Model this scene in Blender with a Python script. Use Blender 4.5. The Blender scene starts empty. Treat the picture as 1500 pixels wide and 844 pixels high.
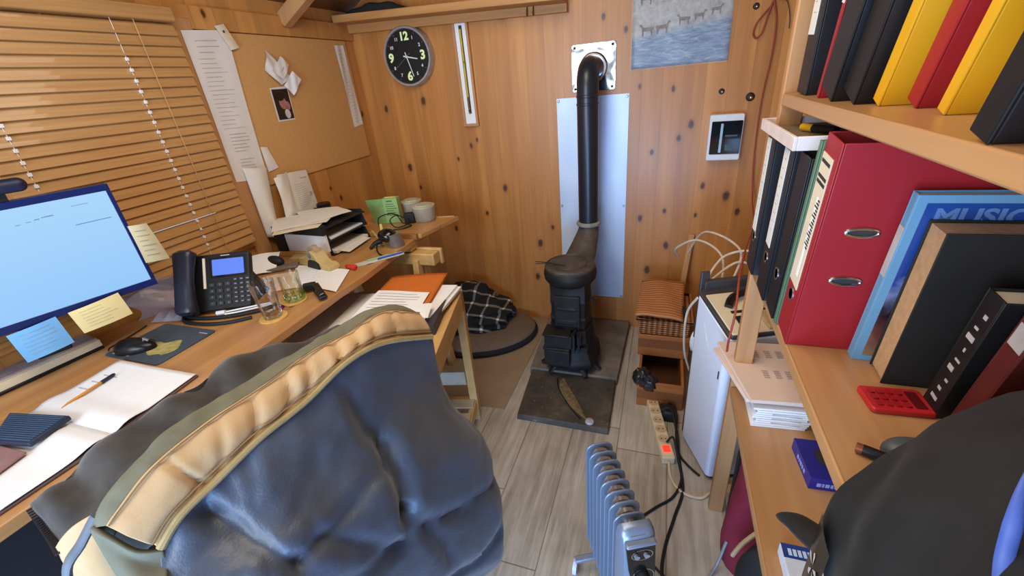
import bpy, math, random
from mathutils import Vector, Matrix
random.seed(7)
SC = bpy.context.scene
COL = SC.collection
PI = math.pi
V = Vector
ROOT = {}                                  # world matrix of every top-level Empty

# ------------------------------------------------------------------ materials
def srgb(r, g, b):
    f = lambda c: c/12.92 if c <= .04045 else ((c+.055)/1.055)**2.4
    return (f(r/255), f(g/255), f(b/255), 1)

class NT:
    def __init__(s, name):
        s.m = bpy.data.materials.new(name); s.m.use_nodes = True
        s.t = s.m.node_tree; s.b = s.t.nodes['Principled BSDF']
    def n(s, typ, **kw):
        o = s.t.nodes.new(typ)
        for k, v in kw.items():
            if k == 'op': o.operation = v
            elif isinstance(k, str) and hasattr(o, k): setattr(o, k, v)
        return o
    def l(s, a, b): s.t.links.new(a, b)
    def math(s, op, a, b=None, c=None):
        o = s.t.nodes.new('ShaderNodeMath'); o.operation = op
        for i, x in enumerate((a, b, c)):
            if x is None: continue
            if isinstance(x, (int, float)): o.inputs[i].default_value = x
            else: s.l(x, o.inputs[i])
        return o.outputs[0]
    def mix(s, fac, a, b, mode='MIX'):
        o = s.t.nodes.new('ShaderNodeMix'); o.data_type = 'RGBA'; o.blend_type = mode
        for sock, x in ((o.inputs[0], fac), (o.inputs[6], a), (o.inputs[7], b)):
            if isinstance(x, (int, float)): sock.default_value = x
            elif isinstance(x, tuple): sock.default_value = x
            else: s.l(x, sock)
        return o.outputs[2]
    def noise(s, vec, scale, detail=4, rough=.55, dist=0):
        o = s.t.nodes.new('ShaderNodeTexNoise')
        o.inputs['Scale'].default_value = scale; o.inputs['Detail'].default_value = detail
        o.inputs['Roughness'].default_value = rough; o.inputs['Distortion'].default_value = dist
        if vec is not None: s.l(vec, o.inputs['Vector'])
        return o.outputs[0]
    def pos(s, world=False):
        if world: return s.t.nodes.new('ShaderNodeNewGeometry').outputs['Position']
        return s.t.nodes.new('ShaderNodeTexCoord').outputs['Object']
    def scale(s, vec, v):
        o = s.t.nodes.new('ShaderNodeMapping'); o.inputs['Scale'].default_value = v
        s.l(vec, o.inputs['Vector']); return o.outputs[0]
    def bump(s, h, strength=.2, dist=.01):
        o = s.t.nodes.new('ShaderNodeBump'); o.inputs['Strength'].default_value = strength
        o.inputs['Distance'].default_value = dist; s.l(h, o.inputs['Height'])
        s.l(o.outputs[0], s.b.inputs['Normal'])
    def ramp(s, fac, stops):
        o = s.t.nodes.new('ShaderNodeValToRGB')
        e = o.color_ramp.elements
        while len(e) < len(stops): e.new(.5)
        for el, (p, c) in zip(e, stops): el.position = p; el.color = c
        s.l(fac, o.inputs[0]); return o.outputs[0]

def flat(name, c, rough=.6, metal=0, var=.12, scale=25, bump=.0, spec=.4, coat=0):
    k = NT(name); b = k.b
    p = k.pos()
    nz = k.noise(p, scale, 3)
    d = tuple(x*(1-var) for x in c[:3])+(1,); u = tuple(min(1, x*(1+var)) for x in c[:3])+(1,)
    k.l(k.ramp(nz, [(.3, d), (.7, u)]), b.inputs['Base Color'])
    b.inputs['Roughness'].default_value = rough; b.inputs['Metallic'].default_value = metal
    b.inputs['Specular IOR Level'].default_value = spec
    b.inputs['Coat Weight'].default_value = coat
    if bump: k.bump(nz, bump, .004)
    return k.m

def wood(name, c1, c2, axis='y', plank=None, paxis='x', poff=0., knots=(), kplane='xz', world=True, rough=.5, gap=.03, grain=1., tone=.35, coat=.0, knotd=0):
    """pine boards: long grain along axis, plank tone and dark joints across paxis, knots at given spots"""
    k = NT(name); b = k.b; p = k.pos(world)
    sx = k.n('ShaderNodeSeparateXYZ'); k.l(p, sx.inputs[0])
    ax = {'x': sx.outputs[0], 'y': sx.outputs[1], 'z': sx.outputs[2]}
    sc = {'x': (1.6, 26, 26), 'y': (26, 1.6, 26), 'z': (26, 26, 1.6)}[axis]
    sc = tuple(v*grain for v in sc)
    vec = k.scale(p, sc)
    if plank:
        q = k.math('DIVIDE', k.math('ADD', ax[paxis], poff), plank)
        fl = k.math('FLOOR', q); fr = k.math('FRACT', q)
        wn = k.n('ShaderNodeTexWhiteNoise'); wn.noise_dimensions = '1D'; k.l(fl, wn.inputs['W'])
        addv = k.n('ShaderNodeVectorMath'); addv.operation = 'ADD'
        cmb = k.n('ShaderNodeCombineXYZ')
        for i in range(3): k.l(k.math('MULTIPLY', wn.outputs[0], 37.+i*11), cmb.inputs[i])
        k.l(vec, addv.inputs[0]); k.l(cmb.outputs[0], addv.inputs[1]); vec = addv.outputs[0]
    g1 = k.noise(vec, 1., 5, .6, .6)
    g2 = k.noise(vec, .28, 2, .5, 1.2)
    f = k.math('ADD', k.math('MULTIPLY', g1, .55), k.math('MULTIPLY', g2, .45))
    col = k.ramp(f, [(.3, c2), (.52, tuple((a+d)/2 for a, d in zip(c1, c2))), (.72, c1)])
    if plank:
        t = k.math('ADD', k.math('MULTIPLY', wn.outputs[0], tone), 1-tone*.6)
        tm = k.n('ShaderNodeVectorMath'); tm.operation = 'SCALE'; k.l(col, tm.inputs[0]); k.l(t, tm.inputs['Scale'])
        col = tm.outputs[0]
        e = k.math('MINIMUM', fr, k.math('SUBTRACT', 1., fr))
        gm = k.math('LESS_THAN', e, gap)
        col = k.mix(k.math('MULTIPLY', gm, .32), col, tuple(x*.3 for x in c2[:3])+(1,))
    big = k.noise(k.scale(p, tuple(.5 if a == axis else 5. for a in 'xyz')), 1., 3, .6)
    col = k.mix(k.math('MULTIPLY', k.ramp(big, [(.48, (0, 0, 0, 1)), (.72, (1, 1, 1, 1))]), .38), col, tuple(x*.62 for x in c2[:3])+(1,))
    m = None
    a1, a2 = ax[kplane[0]], ax[kplane[1]]
    for (u, v, r) in knots:
        d = k.math('SQRT', k.math('ADD', k.math('POWER', k.math('SUBTRACT', a1, u), 2.), k.math('POWER', k.math('MULTIPLY', k.math('SUBTRACT', a2, v), .62), 2.)))
        d = k.math('DIVIDE', d, r)
        m = d if m is None else k.math('MINIMUM', m, d)
    if m is None and knotd:
        vo = k.n('ShaderNodeTexVoronoi'); vo.inputs['Scale'].default_value = 1
        k.l(k.scale(p, tuple(knotd*(.5 if a == axis else 1) for a in 'xyz')), vo.inputs['Vector'])
        m = k.math('MULTIPLY', vo.outputs['Distance'], 9.)
    if m is not None:
        w = k.math('ADD', m, k.math('MULTIPLY', k.noise(p, 60, 2), .5))
        kc = k.ramp(k.math('MULTIPLY', w, .25), [(.0, srgb(70, 40, 22)), (.18, srgb(64, 34, 16)), (.27, srgb(126, 78, 40)), (.5, srgb(150, 98, 52))])
        km = k.ramp(k.math('MULTIPLY', w, .25), [(.14, (.95, .95, .95, 1)), (.24, (.8, .8, .8, 1)), (.28, (.3, .3, .3, 1)), (.5, (0, 0, 0, 1))])
        col = k.mix(km, col, kc)
    k.l(col, b.inputs['Base Color'])
    b.inputs['Roughness'].default_value = rough
    b.inputs['Coat Weight'].default_value = coat; b.inputs['Coat Roughness'].default_value = .25
    k.bump(g1, .12, .003)
    return k.m

def emit(name, c, strength):
    k = NT(name); b = k.b
    b.inputs['Base Color'].default_value = (0.02, .02, .02, 1)
    b.inputs['Emission Color'].default_value = c; b.inputs['Emission Strength'].default_value = strength
    b.inputs['Roughness'].default_value = .3
    return k.m

def glass(name, c=(1, 1, 1, 1), edge=.55, shine=.02):
    """thin clear wall: tinted see-through body, glossy towards grazing angles"""
    k = NT(name); t = k.t
    lw = k.n('ShaderNodeLayerWeight'); lw.inputs['Blend'].default_value = .18
    f = k.math('ADD', k.math('MULTIPLY', lw.outputs['Fresnel'], edge), shine)
    tr = k.n('ShaderNodeBsdfTransparent'); tr.inputs['Color'].default_value = c
    gl_ = k.n('ShaderNodeBsdfGlossy'); gl_.inputs['Roughness'].default_value = .06; gl_.inputs['Color'].default_value = (.95, .97, 1, 1)
    mx = k.n('ShaderNodeMixShader'); k.l(f, mx.inputs[0]); k.l(tr.outputs[0], mx.inputs[1]); k.l(gl_.outputs[0], mx.inputs[2])
    k.l(mx.outputs[0], t.nodes['Material Output'].inputs['Surface'])
    return k.m

def clearfilm(name, c, alpha, rough=.15):
    k = NT(name); b = k.b
    b.inputs['Base Color'].default_value = c; b.inputs['Alpha'].default_value = alpha
    b.inputs['Roughness'].default_value = rough
    nz = k.noise(k.pos(), 30, 3); k.bump(nz, .5, .01)
    return k.m

# ------------------------------------------------------------------ mesh builder
class MB:
    def __init__(s): s.v = []; s.f = []; s.mi = []; s.sm = []
    def add(s, vs, fs, mat=0, smooth=False, M=None):
        o = len(s.v)
        for p in vs:
            p = V(p); s.v.append(M @ p if M else p)
        for f in fs: s.f.append(tuple(i+o for i in f)); s.mi.append(mat); s.sm.append(smooth)
        return s
    def box(s, x0, x1, y0, y1, z0, z1, mat=0, M=None):
        vs = [(x, y, z) for z in (z0, z1) for y in (y0, y1) for x in (x0, x1)]
        fs = [(0, 2, 3, 1), (4, 5, 7, 6), (0, 1, 5, 4), (2, 6, 7, 3), (0, 4, 6, 2), (1, 3, 7, 5)]
        return s.add(vs, fs, mat, False, M)
    def hexa(s, b, t, mat=0):
        """b, t: four bottom and four top corners in the same turning sense (counter-clockwise seen from the top)"""
        return s.add(list(b)+list(t), [(3, 2, 1, 0), (4, 5, 6, 7), (0, 1, 5, 4), (1, 2, 6, 5), (2, 3, 7, 6), (3, 0, 4, 7)], mat)
    def prism(s, poly, z0, z1, mat=0, M=None, smooth=False):
        n = len(poly)
        vs = [(x, y, z0) for x, y in poly]+[(x, y, z1) for x, y in poly]
        fs = [tuple(range(n-1, -1, -1)), tuple(range(n, 2*n))]
        s.add(vs, fs, mat, False, M)
        o = len(s.v)-2*n
        for i in range(n):
            j = (i+1) % n
            s.f.append((o+i, o+j, o+n+j, o+n+i)); s.mi.append(mat); s.sm.append(smooth)
        return s
    def lathe(s, prof, c=(0, 0, 0), seg=32, mat=0, M=None, sx=1, sy=1):
        vs, fs = [], []
        n = len(prof)
        for i in range(seg):
            a = 2*PI*i/seg
            for r, z in prof: vs.append((c[0]+r*math.cos(a)*sx, c[1]+r*math.sin(a)*sy, c[2]+z))
        for i in range(seg):
            j = (i+1) % seg
            for q in range(n-1): fs.append((i*n+q, j*n+q, j*n+q+1, i*n+q+1))
        s.add(vs, fs, mat, True, M)
        o = len(s.v)-seg*n
        if prof[0][0] > 1e-6: s.f.append(tuple(o+i*n for i in range(seg-1, -1, -1))); s.mi.append(mat); s.sm.append(False)
        if prof[-1][0] > 1e-6: s.f.append(tuple(o+i*n+n-1 for i in range(seg))); s.mi.append(mat); s.sm.append(False)
        return s
    def tube(s, pts, r, seg=10, mat=0, closed=False, M=None, flatten=None):
        pts = [V(p) for p in pts]; n = len(pts)
        rs = r if isinstance(r, (list, tuple)) else [r]*n
        vs, fs = [], []
        up = V((0, 0, 1)); prev = None
        for i, p in enumerate(pts):
            a = pts[(i-1) % n] if (i > 0 or closed) else p; b = pts[(i+1) % n] if (i < n-1 or closed) else p
            t = (b-a).normalized()
            if prev is None:
                x = t.cross(up); x = x if x.length > 1e-3 else t.cross(V((0, 1, 0)))
            else: x = prev-t*prev.dot(t)
            x.normalize(); prev = x; y = t.cross(x)
            fl = flatten or 1
            for q in range(seg):
                an = 2*PI*q/seg
                vs.append(p+(x*math.cos(an)+y*math.sin(an)*fl)*rs[i])
        m = n if closed else n-1
        for i in range(m):
            j = (i+1) % n
            for q in range(seg):
                w = (q+1) % seg
                fs.append((i*seg+q, i*seg+w, j*seg+w, j*seg+q))
        s.add(vs, fs, mat, True, M)
        if not closed:
            o = len(s.v)-n*seg
            s.f.append(tuple(o+q for q in range(seg-1, -1, -1))); s.mi.append(mat); s.sm.append(False)
            s.f.append(tuple(o+(n-1)*seg+q for q in range(seg))); s.mi.append(mat); s.sm.append(False)
        return s
    def bar(s, a, b, w, h, mat=0, up=(0, 0, 1)):
        """square-section bar from a to b"""
        a, b = V(a), V(b); t = (b-a).normalized(); x = t.cross(V(up))
        x = x if x.length > 1e-4 else t.cross(V((0, 1, 0)))
        x.normalize(); y = x.cross(t)
        q = [(-w/2, -h/2), (w/2, -h/2), (w/2, h/2), (-w/2, h/2)]
        vs = [p+x*i+y*j for p in (a, b) for i, j in q]
        return s.add(vs, [(0, 1, 2, 3), (7, 6, 5, 4), (0, 4, 5, 1), (1, 5, 6, 2), (2, 6, 7, 3), (3, 7, 4, 0)], mat)
    def grid(s, fn, nu, nv, mat=0, smooth=True, M=None, closeu=False):
        vs = [fn(i/nu, j/nv) for j in range(nv+1) for i in range(nu+(0 if closeu else 1))]
        w = nu if closeu else nu+1
        fs = []
        for j in range(nv):
            for i in range(nu):
                k = (i+1) % w
                fs.append((j*w+i, j*w+k, (j+1)*w+k, (j+1)*w+i))
        return s.add(vs, fs, mat, smooth, M)
    def sphere(s, c, r, seg=20, rings=12, mat=0, sc=(1, 1, 1), M=None):
        def f(u, v):
            a = 2*PI*u; b = PI*(v-.5)
            return (c[0]+r*sc[0]*math.cos(a)*math.cos(b), c[1]+r*sc[1]*math.sin(a)*math.cos(b), c[2]+r*sc[2]*math.sin(b))
        return s.grid(f, seg, rings, mat, True, M, closeu=True)
    def quad(s, a, b, c, d, mat=0): return s.add([a, b, c, d], [(0, 1, 2, 3)], mat)
    def text(s, txt, size, M, mat=0, depth=0., weight=0., align='CENTER', sx=1.):
        cu = bpy.data.curves.new('letters', 'FONT'); cu.body = txt; cu.size = size; cu.align_x = align; cu.align_y = 'CENTER'
        cu.extrude = depth; cu.offset = weight; cu.resolution_u = 3
        o = bpy.data.objects.new('letters', cu); COL.objects.link(o)
        dg = bpy.context.evaluated_depsgraph_get(); dg.update()
        me = bpy.data.meshes.new_from_object(o.evaluated_get(dg))
        S = Matrix.Diagonal((sx, 1, 1, 1))
        s.add([S @ v.co for v in me.vertices], [tuple(p.vertices) for p in me.polygons], mat, False, M)
        bpy.data.objects.remove(o); bpy.data.curves.remove(cu); bpy.data.meshes.remove(me)
        return s
    def build(s, name, mats, parent=None, bevel=0, subsurf=0, solid=0, local=False, seg=2, soff=0):
        me = bpy.data.meshes.new(name)
        R = ROOT.get(root_of(parent).name) if parent else None
        vs = s.v
        if R is not None and not local:
            I = R.inverted(); vs = [I @ p for p in s.v]
        me.from_pydata([tuple(p) for p in vs], [], s.f)
        mats = mats if isinstance(mats, (list, tuple)) else [mats]
        for m in mats: me.materials.append(m)
        me.polygons.foreach_set('material_index', s.mi)
        me.polygons.foreach_set('use_smooth', s.sm)
        me.validate(); me.update(); me.set_sharp_from_angle(angle=math.radians(38))
        o = bpy.data.objects.new(name, me); COL.objects.link(o)
        if parent: o.parent = parent
        if solid:
            q = o.modifiers.new('thickness', 'SOLIDIFY'); q.thickness = solid; q.offset = soff
        if subsurf:
            q = o.modifiers.new('smooth', 'SUBSURF'); q.levels = subsurf; q.render_levels = subsurf
        if bevel:
            q = o.modifiers.new('bevel', 'BEVEL'); q.width = bevel; q.segments = seg; q.limit_method = 'ANGLE'; q.angle_limit = math.radians(40)
        return o

def root_of(o):
    while o.parent: o = o.parent
    return o
def tag(o, label, cat, group=None):
    o['label'] = label; o['category'] = cat
    if group: o['group'] = group
    return o
def struct(o): o['kind'] = 'structure'; return o
def thing(name, label, cat, loc, rz=0, group=None):
    o = bpy.data.objects.new(name, None); COL.objects.link(o)
    o.location = loc; o.rotation_euler = (0, 0, rz); o.empty_display_size = .05
    ROOT[o.name] = Matrix.Translation(loc) @ Matrix.Rotation(rz, 4, 'Z')
    return tag(o, label, cat, group)
def dup(root, loc, rz, label, group=None):
    r = root.copy(); COL.objects.link(r); r.location = loc; r.rotation_euler = (0, 0, rz); r['label'] = label
    if group: r['group'] = group
    ROOT[r.name] = Matrix.Translation(loc) @ Matrix.Rotation(rz, 4, 'Z')
    for ch in [c for c in bpy.data.objects if c.parent == root]:
        c = ch.copy(); COL.objects.link(c); c.parent = r
        for g in [q for q in bpy.data.objects if q.parent == ch]:
            d = g.copy(); COL.objects.link(d); d.parent = c
    return r
def rrect(x0, x1, y0, y1, r, n=5):
    P = []
    for cx, cy, a0 in ((x1-r, y1-r, 0), (x0+r, y1-r, PI/2), (x0+r, y0+r, PI), (x1-r, y0+r, 1.5*PI)):
        for i in range(n+1):
            a = a0+PI/2*i/n; P.append((cx+r*math.cos(a), cy+r*math.sin(a)))
    return P
def frame(o, x, y):
    """matrix with local x along x, local y along y, z their cross, origin o"""
    x = V(x).normalized(); y = V(y); y = (y-x*y.dot(x)).normalized(); z = x.cross(y)
    return Matrix(((x.x, y.x, z.x, o[0]), (x.y, y.y, z.y, o[1]), (x.z, y.z, z.z, o[2]), (0, 0, 0, 1)))
def catmull(P, n):
    P = [V(p) for p in P]; out = []
    for i in range(len(P)-1):
        a = P[max(i-1, 0)]; b = P[i]; c = P[i+1]; d = P[min(i+2, len(P)-1)]
        for k in range(n):
            t = k/n
            out.append(.5*((2*b)+(c-a)*t+(2*a-5*b+4*c-d)*t*t+(3*b-a-3*c+d)*t**3))
    out.append(P[-1]); return out
def sheet(name, corners, mats, parent=None, lines=(), curl=0., bumpy=0., thick=.0006, nu=12, nv=12, extra=None, seed=1, lift=.0012):
    """paper: corners tl, tr, br, bl; lines = (u0, u1, v, height) of print in sheet space; curl lifts the middle along the normal"""
    tl, tr, br, bl = [V(p) for p in corners]
    nn = (tr-tl).cross(bl-tl).normalized()*-1
    rnd = random.Random(seed); ph = [rnd.uniform(0, 6) for _ in range(4)]
    def f(u, v):
        p = (tl*(1-u)+tr*u)*(1-v)+(bl*(1-u)+br*u)*v
        h = curl*(math.sin(PI*u)+.4*math.sin(PI*v))+bumpy*(math.sin(u*5+ph[0])*math.cos(v*4+ph[1])+.6*math.sin(u*9+v*7+ph[2]))
        return p+nn*h
    b = MB(); b.grid(f, nu, nv, 0)
    lf = lambda u, v: f(u, v)+nn*lift
    for (u0, u1, v, h) in lines:
        n = max(1, int((u1-u0)*nu))
        b.grid(lambda a, c: lf(u0+(u1-u0)*a, v+h*c), n, 1, 1)
    return b.build(name, mats, parent)
def textlines(u0, u1, v0, v1, n, h=.012, seed=1, full=False):
    r = random.Random(seed); L = []
    for i in range(n):
        L.append((u0+r.uniform(0, .02), (u1 if full else u0+(u1-u0)*r.uniform(.55, 1)), v0+(v1-v0)*i/max(1, n-1), h))
    return L
# ------------------------------------------------------------------ colours
PINE1, PINE2 = srgb(206, 148, 84), srgb(164, 103, 50)
kn = [(-1.286, 1.339, .019), (-1.534, 1.313, .016), (-.783, 1.69, .022), (-1.03, 1.09, .012), (-.99, 1.12, .01), (-.86, 1.70, .012), (.02, 1.30, .012), (-.13, 1.32, .01),
      (.06, 1.08, .014), (.11, 1.14, .017), (-.06, 1.02, .012), (.19, .85, .014), (.02, .72, .012), (.17, .70, .01), (.30, .80, .02), (-.10, .68, .016), (.04, .53, .018), (.36, .72, .016), (-.05, .38, .02),
      (-.66, .52, .02), (-.58, .62, .012), (-.85, .85, .018), (-.98, .70, .012), (-1.12, 1.02, .01), (-1.45, .98, .02), (-1.40, .86, .012), (-.30, 1.62, .012), (-.20, 1.56, .012), (-.69, .30, .018), (-1.2, .6, .015)]
M = {}
M['wall_back'] = wood('pine_wall_boards', srgb(210, 148, 78), srgb(176, 110, 48), 'z', .092, 'x', .03, kn, 'xz', gap=.012, tone=.17, rough=.42, coat=.2)
M['wall_side'] = wood('pine_side_wall_boards', srgb(214, 158, 90), srgb(186, 124, 62), 'z', .092, 'y', .03, [(1.865, .903, .013), (1.807, .97, .01), (2.13, 1.62, .016), (2.21, 1.3, .014), (1.4, 1.72, .012)], 'yz', gap=.014, tone=.22, rough=.45, coat=.2)
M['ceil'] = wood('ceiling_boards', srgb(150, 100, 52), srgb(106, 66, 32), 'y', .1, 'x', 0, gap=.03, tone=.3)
M['beam'] = wood('planed_pine_beam', srgb(220, 164, 96), srgb(184, 124, 62), 'y', knotd=2.2, tone=.2)
M['beamx'] = wood('planed_pine_board_long', srgb(210, 156, 92), srgb(170, 114, 58), 'x', knotd=2.2)
M['beamz'] = wood('planed_pine_upright', srgb(206, 156, 106), srgb(176, 124, 76), 'z', knotd=2.)
M['desk'] = wood('varnished_desk_pine', srgb(206, 156, 98), srgb(164, 112, 64), 'y', .19, 'x', .05, [(-1.36, .70, .02), (-1.15, .93, .012), (-1.1, 1.3, .014), (-1.45, 1.1, .014)], 'xy', gap=.006, tone=.25, rough=.35, coat=.3)
M['shelf'] = wood('shelf_pine', srgb(206, 160, 110), srgb(176, 126, 80), 'y', .30, 'x', .07, gap=.004, tone=.2, rough=.4, coat=.25, knotd=1.4)
M['pale'] = wood('pale_table_pine', srgb(226, 190, 128), srgb(196, 152, 92), 'y', world=False, knotd=1.5)
M['crate'] = wood('crate_boards', srgb(176, 112, 56), srgb(128, 74, 34), 'x', .046, 'z', 0, gap=.05, tone=.5, knotd=3)
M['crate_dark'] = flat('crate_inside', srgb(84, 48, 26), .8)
M['white_paper'] = flat('white_paper', srgb(226, 222, 214), .8, var=.03)
M['bright_paper'] = flat('bright_paper', srgb(240, 242, 246), .75, var=.02)
M['cream_paper'] = flat('cream_paper', srgb(222, 208, 182), .8, var=.05)
M['pink_paper'] = flat('pinkish_paper', srgb(224, 200, 186), .8, var=.03)
M['grey_paper'] = flat('greyish_paper', srgb(172, 160, 158), .8, var=.05)
M['ink'] = flat('grey_print', srgb(116, 112, 110), .8)
M['ink_dark'] = flat('dark_print', srgb(52, 50, 52), .8)
M['ink_soft'] = flat('soft_print', srgb(184, 178, 176), .8)
M['black'] = flat('black_plastic', srgb(26, 26, 29), .38, var=.1)
M['black_matt'] = flat('matt_black_plastic', srgb(30, 30, 33), .6, var=.15)
M['black_gloss'] = flat('gloss_black_plastic', srgb(18, 18, 21), .15, var=.1, spec=.6)
M['grey_plastic'] = flat('grey_plastic', srgb(120, 122, 126), .4)
M['white_plastic'] = flat('white_plastic', srgb(226, 228, 232), .35, var=.03)
M['cream_plastic'] = flat('cream_plastic', srgb(222, 205, 172), .4, var=.05)
M['chrome'] = flat('chrome', srgb(210, 210, 212), .14, 1, var=.05)
M['steel'] = flat('brushed_steel', srgb(176, 184, 196), .38, 1, var=.08)
M['iron'] = flat('cast_iron', srgb(40, 39, 39), .55, .3, var=.35, scale=18, bump=.25)
M['iron_top'] = flat('dusty_cast_iron', srgb(84, 76, 68), .6, .2, var=.3, scale=22, bump=.25)
M['rubber'] = flat('black_rubber', srgb(22, 22, 24), .6)

# ------------------------------------------------------------------ room shell
XL, YB, XR, YF = -1.662, 2.27, .60, -1.25
EAVE, RIDGE, RX = 1.77, 2.36, -.53
def rz_at(x): return EAVE+(RIDGE-EAVE)*(1-abs(x-RX)/(RX-XL))
k = NT('worn_wood_look_floor'); p = k.pos(True)
sx = k.n('ShaderNodeSeparateXYZ'); k.l(p, sx.inputs[0])
q = k.math('DIVIDE', k.math('ADD', sx.outputs[0], .105), .195); fl_ = k.math('FLOOR', q); fr = k.math('FRACT', q)
wn = k.n('ShaderNodeTexWhiteNoise'); wn.noise_dimensions = '1D'; k.l(fl_, wn.inputs['W'])
qy = k.math('ADD', k.math('DIVIDE', sx.outputs[1], 1.2), k.math('MULTIPLY', wn.outputs[0], 5.)); fy = k.math('FRACT', qy); fyl = k.math('FLOOR', qy)
wn2 = k.n('ShaderNodeTexWhiteNoise'); wn2.noise_dimensions = '2D'
cb = k.n('ShaderNodeCombineXYZ'); k.l(fl_, cb.inputs[0]); k.l(fyl, cb.inputs[1]); k.l(cb.outputs[0], wn2.inputs['Vector'])
g = k.noise(k.scale(p, (46, 3, 1)), 1., 5, .65, .4); g2 = k.noise(p, 5, 4)
f_ = k.math('ADD', k.math('MULTIPLY', g, .6), k.math('ADD', k.math('MULTIPLY', g2, .35), k.math('MULTIPLY', wn2.outputs[0], .14)))
col = k.ramp(f_, [(.36, srgb(128, 118, 106)), (.52, srgb(164, 154, 140)), (.7, srgb(192, 184, 172))])
e1 = k.math('LESS_THAN', k.math('MINIMUM', fr, k.math('SUBTRACT', 1., fr)), .009)
e2 = k.math('LESS_THAN', k.math('MINIMUM', fy, k.math('SUBTRACT', 1., fy)), .0018)
col = k.mix(k.math('MULTIPLY', k.math('MAXIMUM', e1, e2), .7), col, srgb(84, 66, 50))
k.l(col, k.b.inputs['Base Color']); k.b.inputs['Roughness'].default_value = .42; k.bump(g, .06, .003)
M['floor'] = k.m
struct(MB().box(XL-.1, XR+.1, YF-.1, YB+.1, -.05, 0).build('floor', M['floor']))
# gable end wall with the stove
poly = [(XL-.1, 0), (XR+.1, 0), (XR+.1, rz_at(XR)), (RX, RIDGE+.05), (XL-.1, EAVE-.04)]
struct(MB().prism(poly, 0, .05, 0, frame((0, YB+.05, 0), (1, 0, 0), (0, 0, 1))).build('wall_back', M['wall_back']))
# left wall with a window hole
WY0, WY1, WZ0, WZ1 = -.35, 1.24, .90, 1.66
b = MB()
b.box(XL-.05, XL, YF, YB, 0, WZ0); b.box(XL-.05, XL, YF, YB, WZ1, EAVE+.03)
b.box(XL-.05, XL, YF, WY0, WZ0, WZ1); b.box(XL-.05, XL, WY1, YB, WZ0, WZ1)
struct(b.build('wall_left', M['wall_side']))
struct(MB().box(XR, XR+.05, YF, YB, 0, rz_at(XR)+.02).build('wall_right', M['wall_side']))
# wall behind the camera: a wide glazed doorway stands open to daylight
b = MB()
b.box(XL-.05, -1.35, YF-.05, YF, 0, 2.0); b.box(.35, XR+.05, YF-.05, YF, 0, 1.85)
b.prism([(XL-.05, 1.76), (XL-.05, 1.76), (RX, RIDGE+.05), (XR+.05, rz_at(XR))], 0, .05, 0, frame((0, YF, 0), (1, 0, 0), (0, 0, 1)))
struct(b.build('wall_front', M['wall_side']))
b = MB()
for xa, xb in ((XL-.06, RX), (XR+.06, RX)):
    za, zb = rz_at(max(min(xa, XR), XL)), RIDGE
    b.add([(xa, YF-.05, za), (xb, YF-.05, zb), (xb, YB+.05, zb), (xa, YB+.05, za), (xa, YF-.05, za+.04), (xb, YF-.05, zb+.04), (xb, YB+.05, zb+.04), (xa, YB+.05, za+.04)],
          [(0, 1, 2, 3), (7, 6, 5, 4), (0, 4, 5, 1), (1, 5, 6, 2), (2, 6, 7, 3), (3, 7, 4, 0)])
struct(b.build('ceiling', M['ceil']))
# wall plate along the left eaves, window casing, rafters
struct(MB().box(XL, XL+.012, .9, YB, 1.668, 1.742).build('trim_1', M['wall_side']))
struct(MB().box(XL, XL+.014, 1.262, 1.335, .80, 1.70).build('trim_2', M['beamz'], bevel=.002))
struct(MB().box(XL, XL+.02, .30, 1.262, .858, .885).build('trim_3', M['beam'], bevel=.002))
for y in (1.80, .9, 0.):
    r = thing('rafter', 'square pine rafter rising from the top of the pinboard wall' if y == 1.8 else 'pine rafter under the roof boards above the window' if y == .9 else 'pine rafter under the roof boards over the near end of the desk', 'beam', (XL, y, EAVE-.05))
    dz = (RIDGE-EAVE)/(RX-XL)
    MB().bar((XL+.005, y, EAVE-.042), (RX, y, RIDGE-.042), .048, .06, 0).build('rafter_timber', M['beamz'], r, bevel=.003)
# window in the left wall
w = MB()
for (a, b_, c, d) in ((WY0, WY0+.05, WZ0, WZ1), (WY1-.05, WY1, WZ0, WZ1), (.42, .47, WZ0, WZ1), (WY0, WY1, WZ0, WZ0+.05), (WY0, WY1, WZ1-.05, WZ1)):
    w.box(XL-.045, XL-.005, a, b_, c, d)
win = struct(w.build('window_1', M['beamz']))
k = NT('window_pane'); k.b.inputs['Base Color'].default_value = (.85, .9, 1, 1); k.b.inputs['Alpha'].default_value = .18; k.b.inputs['Roughness'].default_value = .05
MB().box(XL-.03, XL-.026, WY0+.04, WY1-.04, WZ0+.04, WZ1-.04).build('pane', k.m, win)

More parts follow.
